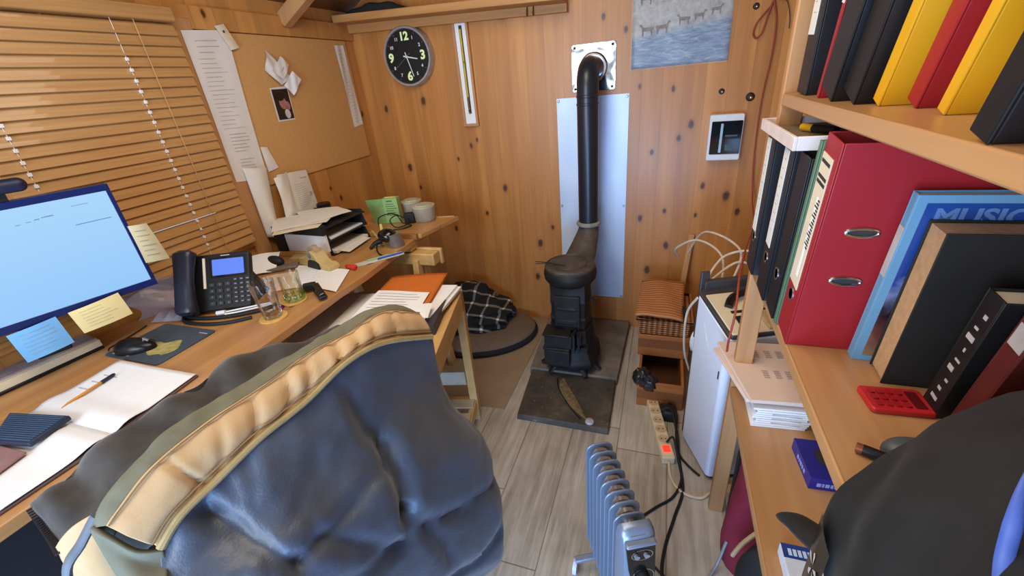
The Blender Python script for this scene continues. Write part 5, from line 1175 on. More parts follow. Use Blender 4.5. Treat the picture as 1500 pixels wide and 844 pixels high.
# control housing: rounded shoulder and sloping front panel
rings = []
for z, hw, d0, d1 in ((.07, .038, 0, .052), (.25, .040, 0, .052), (.36, .041, 0, .050), (.44, .041, 0, .042), (.482, .041, 0, .036), (.498, .039, 0, .030), (.508, .034, .0, .022), (.511, .028, .002, .018)):
    rr = []
    for x, d in ((-hw, d0), (hw, d0), (hw, d0+(d1-d0)*.55), (hw*.86, d1*.88), (hw*.5, d1), (-hw*.5, d1), (-hw*.86, d1*.88), (-hw, d0+(d1-d0)*.55)): rr.append(cpt(x, z, d))
    rings.append(rr)
loft(b, rings); b.build('control_housing', M['rad'], rd_)
b = MB(); loft(b, [[cpt(x, z, d) for x, d in ((-.034, .030), (.034, .030), (.034, .047), (-.034, .047))] for z in (.484, .493)]); b.build('panel_hood', M['rad'], rd_, bevel=.004)
b = MB(); P = [(-.033, .484), (.033, .484), (.034, .379), (.020, .321), (.0, .311), (-.016, .349), (-.027, .409)]
def sl(z): return .0385+(.052-.0385)*max(0, min(1, (.484-z)/.16))
b.add([cpt(x, z, sl(z)-.004) for x, z in P]+[cpt(x, z, sl(z)+.002) for x, z in P], [tuple(range(6, -1, -1)), tuple(range(7, 14))]+[(i, (i+1) % 7, 7+(i+1) % 7, 7+i) for i in range(7)])
b.build('black_panel', M['black_gloss'], rd_)
def ringd(x, z, r0, r1, sx=1):
    b = MB(); n = 32
    b.add([cpt(x+sx*r*math.cos(2*PI*i/n), z+r*math.sin(2*PI*i/n), sl(z+r*math.sin(2*PI*i/n))+.0028) for r in (r0, r1) for i in range(n)], [(i, (i+1) % n, n+(i+1) % n, n+i) for i in range(n)]); return b
ringd(.003, .455, .014, .0155, 1.6).build('switch_ring', M['chrome'], rd_)
ringd(.006, .385, .024, .026).build('dial_ring', M['chrome'], rd_)
b = MB(); b.tube([cpt(.006, .385, sl(.385)), cpt(.006, .385, sl(.385)+.018)], .015, 24); b.bar(cpt(.006, .373, sl(.385)+.019), cpt(.006, .397, sl(.385)+.019), .004, .004, up=tuple(rdir)); b.build('thermostat_knob', M['black_matt'], rd_)
for x in (-.010, .012): MB().tube([cpt(x, .455, sl(.455)), cpt(x, .455, sl(.455)+.008)], .006, 12).build('rocker_switch', M['grey_plastic'], rd_)
b = MB(); b.bar(cpt(-.018, .5005, .0275), cpt(.016, .5005, .0275), .004, .0008); b.build('shoulder_mark', M['ink'], rd_)
for t in (.03, .20):
    q = ra+rdir*t
    b = MB(); b.bar(q-rw*.085+V((0, 0, .055)), q+rw*.085+V((0, 0, .055)), .02, .012); b.bar(q+V((0, 0, .055)), q+V((0, 0, .095)), .02, .02, up=(1, 0, 0)); b.build('foot_bar', M['rad'], rd_, bevel=.003)
    for s_ in (-1, 1): MB().tube([q+rw*.085*s_+V((-.006, 0, .024)), q+rw*.085*s_+V((.006, 0, .024))], .024, 16).tube([q+rw*.085*s_+V((0, 0, .03)), q+rw*.085*s_+V((0, 0, .055))], .006, 8).build('castor', flat('pale_castor', srgb(186, 192, 200), .4), rd_)
# ------------------------------------------------------------------ bookcase along the right wall
BX = .227
bc_ = thing('bookcase', 'open pine bookcase with deep shelves along the right wall', 'bookcase', (.40, .4, 0))
for lb, x0, x1, y0, y1 in (('front', BX, BX+.045, 1.105, 1.130), ('rear', .545, .59, 1.105, 1.13), ('front', BX, BX+.045, -.62, -.595), ('rear', .545, .59, -.62, -.595)):
    MB().box(x0, x1, y0, y1, 0, 1.78).build('post', M['beamz'], bc_, bevel=.003)
for nm, z in (('upper_shelf', 1.325), ('middle_shelf', .935), ('lower_shelf', .545)):
    MB().box(BX, .592, -.60, 1.104, z-.024, z).build(nm, M['shelf'], bc_, bevel=.003)
for y in (1.13, ):
    for z in (.10, 1.70): MB().box(BX+.045, .545, 1.108, 1.128, z, z+.04).build('cross_rail', M['beamx'], bc_)
def lean(x, y, z, deg, rz=0):
    return Matrix.Translation((x, y, z)) @ Matrix.Rotation(rz, 4, 'Z') @ Matrix.Rotation(math.radians(deg), 4, 'X')
def fmat(n, c): return flat(n, c, .42, var=.05, scale=8)
MBIND = {'black': fmat('binder_black', srgb(24, 24, 27)), 'red': fmat('binder_red', srgb(158, 34, 42)), 'yellow': fmat('binder_yellow', srgb(226, 170, 32)), 'darkgreen': fmat('binder_green', srgb(88, 116, 88))}
def binder(lb, x, y, z, t, h, col, deg, label=None, depth=.285, rings=False, name='ring_binder', hole=True, group=None, zz_=(.222, .138)):
    """stands on its spine-bottom: near bottom edge at (x, y, z), leaning deg towards the camera end"""
    o = thing(name, lb, 'binder', (x, y, z), 0, group)
    T = lean(x, y, z, deg); m = MBIND[col]; c = .003
    b = MB(); b.box(0, c, 0, t, 0, h, 0, T); b.build('spine', m, o, bevel=.0012)
    b = MB(); b.box(c, depth, 0, c, 0, h, 0, T); nearc = b.build('near_cover', m, o, bevel=.0012)
    b = MB(); b.box(c, depth, t-c, t, 0, h, 0, T); b.build('far_cover', m, o, bevel=.0012)
    if t > .02:
        b = MB(); b.box(.03, depth-.012, c+.002, t-c-.004, .004, h-.02, 0, T); b.build('page_block', M['white_paper'], o)
    SFm = T @ frame((-.0006, 0, 0), (0, -1, 0), (0, 0, 1))
    if hole and t > .04:
        b = MB(); b.lathe([(.0125, -.0004), (.0125, .0012), (.0095, .0012), (.0095, -.0004)], M=T @ frame((0, t*.55, .085), (0, -1, 0), (0, 0, 1)), seg=24).build('finger_ring', M['chrome'], o)
        MB().lathe([(.0096, .0002), (0, .0002)], M=T @ frame((0, t*.55, .085), (0, -1, 0), (0, 0, 1)), seg=20).build('finger_hole', M['ink_dark'], o)
    if label:
        z0, z1, y0, y1, kind = label
        b = MB(); b.box(-.0012, 0, y0, y1, z0, z1, 0, T); lo = b.build('spine_label', M['cream_paper'] if kind == 2 else M['white_paper'], o)
        b = MB(); r = random.Random(int(y*1000))
        if kind == 2:
            for q in (.94, .84, .80): b.box(-.0018, -.0011, y0+.004, y1-.004, z0+(z1-z0)*q, z0+(z1-z0)*(q+.022), 0, T)
            for q in range(16): b.box(-.0018, -.0011, y0+.004, y0+.012+.004*(q % 3), z0+(z1-z0)*(.70-.024*q), z0+(z1-z0)*(.712-.024*q), 0, T)
        else:
            for q in range(9): b.box(-.0018, -.0011, y0+.008+.006*(q % 2), y1-.012, z0+(z1-z0)*(.9-.09*q), z0+(z1-z0)*(.91-.09*q), 0, T)
        b.build('label_print', M['ink_dark'] if kind == 2 else M['ink_soft'], lo)
        if kind == 2: MB().box(-.0016, -.001, y0+.012, y1-.026, z0+.02, z0+(z1-z0)*.72, 0, T).build('white_slip', M['bright_paper'], lo)
    if rings:
        for zz in zz_:
            P = [(.035+.020*(1-math.cos(a)), .0085*math.sin(a)) for a in [2*PI*i/28 for i in range(28)]]
            b = MB(); b.tube([T @ V((px, -.0012, zz+pz*.8)) for px, pz in P], .0024, 8, closed=True); b.build('cover_slot_ring', M['chrome'], o)
            b = MB(); b.add([T @ V((px, -.0006, zz+pz*.7)) for px, pz in P], [tuple(range(28))]); b.build('cover_slot', M['ink_dark'], o)
    return o
g_ = 'ring binders on the middle shelf'
binder('black ring binder with a tall white label, nearest the bookcase post on the middle shelf', .214, 1.035, .935, .072, .315, 'black', 1, (.095, .305, .035, .068, 1), group=g_)
binder('black ring binder with a tall white label, second from the post on the middle shelf', .216, .905, .935, .072, .315, 'black', 4, (.11, .305, .028, .062, 1), group=g_)
binder('plain black ring binder without a label between two others on the middle shelf', .220, .830, .935, .058, .312, 'black', 5, None, group=g_)
binder('thin green folder squeezed behind the red binder on the middle shelf', .222, .812, .935, .010, .345, 'darkgreen', 6.5, None, name='folder', hole=False)
rb_ = binder('thick red lever arch binder with paper spine label on the middle shelf', .226, .742, .935, .066, .352, 'red', 6.8, (.105, .325, .016, .062, 2), rings=True, depth=.32)
tr_ = thing('lid_tray', 'shallow white tray with a brown inside lying over the black binders', 'tray', (.33, .99, 1.25))
T = lean(0, .86, 1.262, 0)
b = MB(); b.box(.205, .45, .84, 1.12, 1.2555, 1.262); b.build('tray_floor', flat('tray_brown', srgb(120, 100, 78), .7), tr_)
b = MB()
for q in ((.200, .206, .835, 1.125), (.45, .456, .835, 1.125), (.206, .45, .835, 1.841-1, ), (.206, .45, 1.119, 1.125)): b.box(q[0], q[1], q[2], q[3], 1.2535, 1.276)
b.build('tray_rim', flat('tray_white', srgb(226, 212, 206), .5), tr_, bevel=.001)
bt = thing('battery', 'small yellow and black battery lying on the white tray', 'battery', (.26, .98, 1.262))
MB().tube([(.25, 1.0, 1.270), (.262, .975, 1.270)], .0075, 12).build('yellow_end', flat('battery_yellow', srgb(214, 170, 40), .4), bt)
MB().tube([(.262, .975, 1.270), (.285, .93, 1.270)], .0075, 12).build('black_body', M['black'], bt)

# upper shelf
gu = 'folders on the upper shelf'
binder('black ring binder with grey-white spine label next to the post on the upper shelf', .245, 1.005, 1.325, .070, .315, 'black', 3, (.10, .29, .03, .066, 1), group=gu, hole=False, rings=True, zz_=(.138,))
o = binder('thin red-backed folder between two black binders on the upper shelf', .246, .930, 1.325, .012, .31, 'red', 14, (.14, .27, .001, .011, 1), name='folder', hole=False, group=gu)
binder('black ring binder leaning behind a thin red folder, second binder on the upper shelf', .243, .850, 1.325, .068, .315, 'black', 19, None, group=gu, hole=False)
binder('black ring binder leaning just left of the yellow folder on the upper shelf', .252, .782, 1.325, .058, .315, 'black', 20, None, group=gu, hole=False)
binder('bright yellow folder leaning beside the black binders on the upper shelf', .268, .742, 1.325, .024, .31, 'yellow', 20, None, name='folder', hole=False, depth=.24, group=gu)
binder('red folder leaning between the two larger yellow folders on the upper shelf', .288, .690, 1.325, .030, .31, 'red', 20, None, name='folder', hole=False, depth=.24, group=gu)
binder('yellow folder right of the red one on the upper shelf', .282, .612, 1.325, .018, .31, 'yellow', 19, None, name='folder', hole=False, depth=.24, group=gu)
binder('thin yellow folder set back behind the dark leaning binder on the upper shelf', .318, .570, 1.325, .010, .31, 'yellow', 18, None, name='folder', hole=False, depth=.22, group=gu)
binder('dark grey binder leaning at the shelf front near the right frame edge', .228, .426, 1.325, .028, .315, 'black', 16, None, hole=False, depth=.29, group=gu)
binder('yellow folder at the right frame edge on the upper shelf', .245, .375, 1.325, .016, .31, 'yellow', 16, None, name='folder', hole=False, depth=.28, group=gu)

# books on the middle shelf, right of the red binder
def book(lb, x, y, t, h, d, deg, mc, ms, mp_=None, name='book', pages_front=False):
    o = thing(name, lb, 'book', (x, y, .935)); T = lean(x, y, .935, deg); c = .0025
    MB().box(0, d, 0, c, 0, h, 0, T).build('front_cover', mc, o, bevel=.0008)
    MB().box(0, d, t-c, t, 0, h, 0, T).build('back_cover', mc, o, bevel=.0008)
    if pages_front:
        MB().box(.003, d-.004, c, t-c, .003, h-.004, 0, T).build('page_block', mp_, o)
    else:
        MB().box(0, c, c, t-c, 0, h, 0, T).build('spine', ms, o, bevel=.0008)
        MB().box(c, d-.005, c, t-c, .003, h-.004, 0, T).build('page_block', mp_ or M['cream_paper'], o)
    return o, T
kb = fmat('book_light_blue', srgb(106, 156, 190))
o, T = book('large blue illustrated book standing against the red binder', .316, .715, .018, .288, .26, 7.5, kb, kb)
k = NT('blue_cover_print'); p = k.pos(True); sx = k.n('ShaderNodeSeparateXYZ'); k.l(p, sx.inputs[0]); nz = k.noise(p, 22, 4)
zz = k.math('ADD', k.math('MULTIPLY', k.math('SUBTRACT', sx.outputs[2], .94), 3.6), k.math('MULTIPLY', k.math('SUBTRACT', nz, .5), .35))
k.l(k.ramp(zz, [(0, srgb(150, 120, 90)), (.18, srgb(112, 62, 56)), (.34, srgb(40, 26, 36)), (.46, srgb(120, 130, 170)), (.52, srgb(36, 66, 140)), (1, srgb(34, 74, 150))]), k.b.inputs['Base Color']); k.b.inputs['Roughness'].default_value = .3
MB().box(.012, .255, -.0012, -.0001, .012, .277, 0, T).build('cover_picture', k.m, o)
b = MB(); b.text('MUSIC 200', .030, T @ frame((.100, -.0016, .2585), (1, 0, 0), (0, 0, 1)), 0, .0002, .001, sx=1.1); b.build('cover_title', flat('title_blue', srgb(92, 126, 180), .5), o)
MB().box(-.0008, -.0001, .002, .016, .16, .24, 0, T).build('spine_panel', M['ink_soft'], o)
kp_ = flat('tan_pages', srgb(186, 146, 104), .8, var=.12, scale=90)
kd = flat('charcoal_cover', srgb(32, 30, 29), .65)
book('thick book with tan page edges and charcoal cover next to the blue book', .336, .655, .046, .25, .24, 5, kd, kd, kp_, pages_front=True)
kr = flat('dark_red_cover', srgb(92, 34, 34), .5); kk = flat('black_cover', srgb(24, 23, 25), .5)
o, T = book('smaller black book with white spine lettering in front of the charcoal one', .372, .588, .034, .195, .19, 8, kk, kk)
b = MB(); r2 = random.Random(9)
for q in range(9): b.box(-.0009, -.0002, .010+.003*(q % 2), .024-.004*(q % 3), .022+.0175*q, .022+.0175*q+r2.uniform(.003, .008), 0, T)
b.build('spine_lettering', M['ink_soft'], o)
o, T = book('dark red book beside the black book with white lettering', .380, .548, .030, .188, .19, 10, kr, kr)
b = MB(); b.box(-.0008, -.0001, .004, .026, .150, .180, 0, T); b.build('spine_patch', M['ink_soft'], o)
kt_ = flat('tan_cover', srgb(158, 116, 72), .6, var=.15)
book('tan book leaning at the right end of the middle shelf row', .385, .512, .022, .195, .19, 14, kt_, kt_)
kg_ = flat('dark_teal_cover', srgb(40, 58, 58), .6)
book('dark teal book leaning at the right frame edge of the middle shelf', .392, .485, .016, .19, .18, 16, kg_, kg_)
book('brown book at the far right frame edge of the middle shelf', .396, .455, .018, .185, .18, 18, flat('brown_cover', srgb(136, 96, 66), .6), kt_)

# things lying on the middle shelf
ca = thing('calculator', 'red pocket calculator lying on the middle shelf', 'calculator', (.335, .61, .936))
CP = frame((.300, .580, .9355), (1, .06, 0), (-.06, 1, 0))
kred = flat('calc_red', srgb(176, 34, 40), .4)
MB().prism(rrect(0, .076, 0, .052, .006), 0, .009, 0, CP).build('calculator_case', kred, ca, bevel=.002)
b = MB()
for i in range(4):
    for j in range(3): b.prism(rrect(.008+.011*i, .016+.011*i, .008+.013*j, .017+.013*j, .002), .009, .0115, 0, CP)
b.build('keys', flat('calc_keys', srgb(150, 28, 34), .35), ca)
MB().prism(rrect(.054, .068, .008, .044, .002), .009, .0098, 0, CP).build('display', flat('calc_display', srgb(90, 20, 26), .2), ca)
gm = thing('grey_mouse', 'dark grey pebble-like wireless mouse half under the black coat', 'mouse', (.315, .52, .936))
b = MB(); b.grid(lambda u, v: (.322+.036*math.cos(2*PI*u)*math.sin(PI*v/2), .508+.022*math.sin(2*PI*u)*math.sin(PI*v/2), .9355+.020*max(0, math.cos(PI*v/2))**.7), 28, 10, closeu=True); b.build('mouse_shell', flat('slate_grey', srgb(74, 82, 88), .45), gm)
ls = thing('marker_pen', 'short dark marker with copper end at the edge of the middle shelf', 'marker', (.28, .5, .942))
MB().tube([(.262, .497, .943), (.31, .475, .943)], .0068, 12).build('marker_body', M['black'], ls)
MB().tube([(.256, .4995, .943), (.262, .497, .943)], .0064, 12).build('copper_end', flat('copper', srgb(150, 84, 56), .35, .5), ls)

# ------------------------------------------------------------------ lower shelf
LZ = .545
pp_ = thing('envelope_stack', 'stack of white envelopes under the pink form on the lower shelf', 'envelopes', (.31, 1.03, LZ))
b = MB()
for i in range(9):
    dx = .003*((i*5) % 4-1.5); z = LZ+.0005+i*.0068
    b.hexa([(x+dx, y, z) for x, y in ((.262, .952), (.385, .962), (.395, 1.18), (.262, 1.18))], [(x+dx, y, z+.0055) for x, y in ((.262, .952), (.385, .962), (.395, 1.18), (.262, 1.18))])
b.build('envelopes', M['bright_paper'], pp_)
b = MB()
for i in (2, 4, 6): b.box(.30, .365, .9515, .9525, LZ+.004+i*.0068, LZ+.0055+i*.0068)
b.build('edge_print', M['ink_soft'], pp_)
PZ = LZ+.064
pf_ = thing('pink_forms', 'pale pink printed forms spread on top of the envelope stack', 'papers', (.28, 1.08, PZ))
cr_ = [((.192, 1.205), (.378, 1.225), (.386, .965), (.247, .950)), ((.180, 1.19), (.36, 1.235), (.380, .975), (.240, .965))]
for i, (a, b_, c_, d_) in enumerate(cr_[::-1]):
    z = PZ+.0005+i*.012
    b = MB(); b.hexa([(*d_, z), (*c_, z), (*b_, z), (*a, z)], [(*d_, z+.010), (*c_, z+.010), (*b_, z+.010), (*a, z+.010)])
    if i == 0: b.build('form_bundle', M['pink_paper'], pf_, bevel=.001)
def pq(u, v, z): 
    a, b_, c_, d_ = [V((*q, z)) for q in cr_[0]]; return a.lerp(b_, u).lerp(d_.lerp(c_, u), v)
for v0 in (.16, .52):
    for u0 in (.42, .60, .77, .92):
        for q in range(4): b.add([pq(u0, v0+.035*q, PZ+.0233), pq(u0+.09, v0+.035*q, PZ+.0233), pq(u0+.09, v0+.022+.035*q, PZ+.0233), pq(u0, v0+.022+.035*q, PZ+.0233)], [(3, 2, 1, 0)], 1)
b.add([pq(.8, .93, PZ+.0233), pq(.9, .93, PZ+.0233), pq(.9, .95, PZ+.0233), pq(.8, .95, PZ+.0233)], [(3, 2, 1, 0)], 1)
b.build('form_bundle', [M['pink_paper'], flat('form_grey', srgb(176, 160, 156), .8)], pf_)
bx = thing('blue_card_box', 'dark blue carton with a black oval on its lid on the lower shelf', 'box', (.40, .84, LZ))
BP = frame((.345, .782, LZ+.0005), (.95, .06, 0), (-.06, .95, 0))
kbx = flat('carton_blue', srgb(38, 40, 138), .4, var=.06)
bxb = MB(); bxb.box(0, .105, 0, .115, 0, .032, 0, BP)
b = MB(); n = 28; b.add([BP @ V((.040+.013*math.cos(2*PI*i/n), .062+.024*math.sin(2*PI*i/n), .0326)) for i in range(n)], [tuple(range(n))]); b.build('oval_opening', M['ink_dark'], bx)
b = MB(); b = bxb
b.box(.062, .065, .05, .064, .0322, .0328, 1, BP); b.box(.070, .073, .05, .064, .0322, .0328, 1, BP); b.box(.064, .072, .056, .059, .0322, .0328, 1, BP)
for q, w in ((.014, .008), (.024, .004), (.030, .008), (.040, .005), (.047, .007), (.056, .003)): b.box(q, q+w, -.0008, 0, .009, .019, 1, BP)
for q, w in ((.03, .008), (.042, .005), (.05, .009), (.062, .004), (.07, .008)): b.box(-.0008, 0, q, q+w, .010, .020, 1, BP)
b.build('carton_body', [kbx, flat('box_print', srgb(150, 164, 222), .5)], bx, bevel=.0006)
cbx = thing('blue_white_box', 'white and blue packet lying at the near end of the lower shelf', 'box', (.31, .56, LZ))
CB = frame((.258, .475, LZ+.0005), (.99, .02, 0), (-.10, .99, 0))
MB().box(0, .115, 0, .14, 0, .028, 0, CB).build('packet_body', flat('packet_pale', srgb(206, 214, 230), .4), cbx, bevel=.002)
MB().box(.001, .114, .112, .1395, .028, .0288, 0, CB).build('blue_band', flat('band_blue', srgb(36, 62, 134), .35), cbx)
b = MB(); [b.box(.010+.008*q, .0155+.008*q, .117, .130, .0288, .0294, 0, CB) for q in range(5)]; b.box(.06, .105, .1165, .119, .0288, .0294, 0, CB); b.build('band_lettering', flat('band_print', srgb(190, 210, 240), .4), cbx)
bl_ = thing('black_cable_coil', 'black coiled cable behind the blue carton on the lower shelf', 'cable', (.44, .93, LZ))
b = MB()
for i in range(4):
    P = [(.455+.05*math.cos(2*PI*t/24), .93+.06*math.sin(2*PI*t/24), LZ+.006+.011*i) for t in range(24)]; b.tube(P, .0055, 6, closed=True)
b.build('coil', M['rubber'], bl_)
# ------------------------------------------------------------------ under the lower shelf
mb_ = thing('maroon_bag', 'maroon cloth bag standing on the floor under the lower shelf', 'bag', (.33, .95, 0))
def sack(x0, x1, y0, y1, h, seed, lean_=0.):
    rr = random.Random(seed); ph = [rr.uniform(0, 6) for _ in range(5)]
    def f(u, v):
        a = 2*PI*u; q = (abs(math.cos(a))**2.6+abs(math.sin(a))**2.6)**(-1/2.6); s_ = (1-.22*v+.06*math.sin(v*7+ph[0]))*(1 if v < .92 else .9)
        x = (x0+x1)/2+(x1-x0)/2*math.cos(a)*q*s_+.012*math.sin(3*a+ph[1]+v*4)+lean_*v; y = (y0+y1)/2+(y1-y0)/2*math.sin(a)*q*s_+.012*math.sin(4*a+ph[2]-v*5)
        return (x, y, .001+h*v+.01*math.sin(2*a+ph[3])*v)
    return f
b = MB(); b.grid(sack(.250, .50, .885, 1.065, .40, 2), 36, 20, closeu=True); b.f.append(tuple(20*36+i for i in range(36))); b.mi.append(0); b.sm.append(True); b.build('bag_cloth', flat('maroon_cloth', srgb(112, 24, 46), .85, var=.15, scale=14), mb_)
b = MB(); b.tube(catmull([(.32, .90, .38), (.31, .93, .43), (.32, .98, .43), (.34, 1.0, .38)], 6), .006, 8); b.build('bag_handle', M['cream_paper'], mb_)
bb = thing('black_case', 'black soft case with pale piping on the floor at the bottom of the bookcase', 'bag', (.33, .75, 0))
b = MB(); b.grid(sack(.245, .52, .68, .875, .33, 5), 36, 20, closeu=True); b.f.append(tuple(20*36+i for i in range(36))); b.mi.append(0); b.sm.append(True); b.build('case_shell', flat('black_nylon', srgb(24, 24, 27), .7, var=.2), bb)
b = MB(); b.tube(catmull([(.258, .862, .14), (.278, .856, .22), (.32, .85, .300), (.40, .845, .335)], 8), .006, 8); b.build('pale_piping', flat('piping_tan', srgb(170, 146, 112), .6), bb)
bd = tag(MB().box(.30, .42, 1.06, 1.075, 0, .30).build('cardboard_sheet', flat('cardboard', srgb(170, 124, 76), .8)), 'brown cardboard sheet behind the maroon bag', 'cardboard')
dc = thing('dark_box', 'dark box standing against the post under the lower shelf', 'box', (.42, 1.09, 0))
MB().box(.28, .54, 1.078, 1.10, 0, .50).build('box_panel', flat('dark_navy_panel', srgb(26, 28, 36), .6), dc)
MB().box(.285, .33, 1.0765, 1.078, .36, .385).build('box_label', M['cream_paper'], dc)
lc = thing('grey_cable', 'thin grey cable on the floor beside the black case', 'cable', (.22, .8, 0))
MB().tube(catmull([(.255, .93, .10), (.235, .90, .03), (.215, .87, .006), (.205, .84, .006), (.22, .80, .006), (.245, .74, .006)], 8), .0045, 8).build('cable_run', M['grey_plastic'], lc)

# ------------------------------------------------------------------ black coat heaped over the near end of the middle shelf
ct = thing('black_coat', 'black coat heaped over the near end of the middle shelf, painted blue sheen at right', 'coat', (.35, .3, .936))
from mathutils import noise as mn
rows = [  # from the back of the shelf forward over its edge and down; each row runs from the far side to the near side
 [(.56, .47, .945), (.57, .38, 1.02), (.57, .26, 1.06), (.57, .10, 1.06), (.57, -.10, 1.0), (.57, -.35, .97)],
 [(.46, .475, .96), (.47, .40, 1.08), (.47, .28, 1.13), (.47, .11, 1.13), (.47, -.10, 1.07), (.47, -.35, 1.0)],
 [(.375, .478, .99), (.375, .43, 1.11), (.38, .31, 1.15), (.37, .13, 1.15), (.37, -.10, 1.10), (.37, -.35, 1.02)],
 [(.298, .470, 1.02), (.300, .440, 1.08), (.30, .31, 1.115), (.29, .13, 1.12), (.29, -.10, 1.07), (.29, -.35, 1.0)],
 [(.250, .448, .992), (.250, .418, 1.02), (.235, .30, 1.045), (.215, .13, 1.05), (.205, -.10, 1.0), (.20, -.35, .96)],
 [(.211, .422, .940), (.205, .38, .945), (.19, .28, .95), (.178, .13, .95), (.175, -.10, .92), (.175, -.35, .90)],
 [(.213, .408, .86), (.200, .365, .86), (.184, .27, .86), (.17, .13, .86), (.17, -.10, .84), (.17, -.35, .83)],
 [(.215, .362, .76), (.204, .325, .76), (.188, .25, .76), (.175, .13, .76), (.175, -.10, .74), (.175, -.35, .74)],
 [(.218, .310, .60), (.206, .28, .60), (.192, .22, .60), (.18, .13, .60), (.18, -.10, .60), (.18, -.35, .60)],
]
def spline_grid(rows, nu, nv):
    R = [catmull(r, nu) for r in rows]
    cols = [catmull([R[j][i] for j in range(len(R))], nv) for i in range(len(R[0]))]
    return cols                                    # cols[i][j]
def grid_from(cols, fn=None, ref=(-1, 0, 1)):
    """sheet over the control columns; ref tells which side is the outside"""
    ni, nj = len(cols), len(cols[0]); b = MB()
    acc = V((0, 0, 0))
    for j in range(nj-1):
        for i in range(ni-1): acc += (cols[i+1][j]-cols[i][j]).cross(cols[i][j+1]-cols[i][j])
    sg = 1 if acc.dot(V(ref)) >= 0 else -1
    vs = []
    for j in range(nj):
        for i in range(ni):
            p = cols[i][j]
            if fn:
                a = cols[min(i+1, ni-1)][j]-cols[max(i-1, 0)][j]; c = cols[i][min(j+1, nj-1)]-cols[i][max(j-1, 0)]
                n = a.cross(c)*sg; n = n.normalized() if n.length > 1e-9 else V((0, 0, 1)); p = p+n*fn(p, i/(ni-1), j/(nj-1))
            vs.append(p)
    b.add(vs, [(j*ni+i, j*ni+i+1, (j+1)*ni+i+1, (j+1)*ni+i)[::sg] for j in range(nj-1) for i in range(ni-1)], 0, True)
    return b
cols = spline_grid(rows, 9, 7)
def cf(p, s, t): return -.006+.008*mn.noise(p*9)+.004*mn.noise(p*22)+.006*math.sin(p.y*42+mn.noise(p*5)*4)
k = NT('black_fabric'); p = k.pos(); g = k.noise(p, 40, 4); k.l(k.ramp(g, [(.3, srgb(10, 10, 12)), (.7, srgb(20, 20, 23))]), k.b.inputs['Base Color']); k.b.inputs['Roughness'].default_value = .75; k.b.inputs['Sheen Weight'].default_value = .05; k.bump(g, .2, .004); M['coat'] = k.m
coat_b = grid_from(cols, cf).build('coat_cloth', M['coat'], ct, solid=.006, soff=0)
b = MB(); sl = catmull([(.226, .42, .845), (.216, .445, .832), (.206, .468, .820), (.196, .482, .808), (.189, .488, .801)], 5)
b.tube(sl, [.019*(1-(i/(len(sl)-1))**2.2)+.002 for i in range(len(sl))], 14, flatten=.6); b.build('sleeve_tip', M['coat'], ct)
b = MB()
PFc = frame((.196, .372, .868), (-.15, -1, 0), (0, .1, 1))
for a in range(5):
    an = 2*PI*a/5+.5; c_, s_ = math.cos(an), math.sin(an)
    b.add([PFc @ V(p) for p in ((c_*.004, s_*.004, .004), (c_*.017-s_*.0045, s_*.017+c_*.0045, .004), (c_*.021, s_*.021, .004), (c_*.017+s_*.003, s_*.017-c_*.003, .004))], [(0, 1, 2, 3)])
b.build('white_print', flat('print_white', srgb(200, 198, 194), .5), ct)
b = MB(); b.grid(lambda u, v: PFc @ V((-.030+.055*u, -.06+.12*v, .0015+.002*math.sin(PI*u))), 6, 8); b.build('print_patch', M['black_gloss'], ct)
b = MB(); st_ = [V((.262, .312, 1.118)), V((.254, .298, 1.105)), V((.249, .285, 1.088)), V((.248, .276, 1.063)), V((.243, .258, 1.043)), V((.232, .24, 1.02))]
b.tube(catmull(st_, 6), [.0015+.0035*min(1, i/12) for i in range(31)], 10, flatten=.5); b.build('painted_blue_sheen', flat('blue_sheen', srgb(74, 98, 176), .5, var=.2), ct)  # blue tube modelled in place of a soft sheen on the cloth
# ------------------------------------------------------------------ office chair with the quilted jacket
JO = V((-.57, .44, 0)); JU = V((.26, .9656, 0)).normalized(); JN = V((JU.y, -JU.x, 0))
def J(u, d, z): return JO+JU*u+JN*d+V((0, 0, z))
JF = Matrix(((JU.x, -JN.x, 0, JO.x), (JU.y, -JN.y, 0, JO.y), (0, 0, 1, 0), (0, 0, 0, 1)))
ch = thing('office_chair', 'dark office chair at the desk, hidden under the quilted jacket', 'chair', (JO.x-.25, JO.y+.06, 0))
ck = flat('chair_fabric', srgb(26, 26, 32), .85)
rings = []
for z, hw, d0, d1 in ((.50, .17, -.075, -.03), (.53, .19, -.085, -.025), (.70, .215, -.085, -.02), (.84, .215, -.075, -.015), (.90, .19, -.066, -.02), (.925, .15, -.058, -.03)):
    rings.append([J(u, d, z) for u, d in ((-hw, d1-.01), (-hw*.8, d1), (hw*.8, d1), (hw, d1-.01), (hw, d0+.01), (hw*.8, d0), (-hw*.8, d0), (-hw, d0+.01))])
loft(MB(), rings).build('backrest', ck, ch, subsurf=1)
b = MB(); sp_ = rrect(-.22, .22, -.52, -.07, .07)
b.add([J(u, d, .41) for u, d in sp_]+[J(u*.97, d*.99, .485) for u, d in sp_], [tuple(range(len(sp_))), tuple(range(2*len(sp_)-1, len(sp_)-1, -1))]+[(i, len(sp_)+i, len(sp_)+(i+1) % len(sp_), (i+1) % len(sp_)) for i in range(len(sp_))]); b.build('seat', ck, ch, bevel=.02)
MB().bar(J(0, -.12, .40), J(0, -.045, .42), .07, .012).bar(J(0, -.045, .41), J(0, -.03, .60), .07, .012, up=tuple(JN)).build('back_bracket', M['black'], ch)
c0 = J(0, -.29, 0)
MB().tube([c0+V((0, 0, .09)), c0+V((0, 0, .26))], .028, 16).tube([c0+V((0, 0, .26)), c0+V((0, 0, .41))], .018, 16).build('gas_column', M['black'], ch)
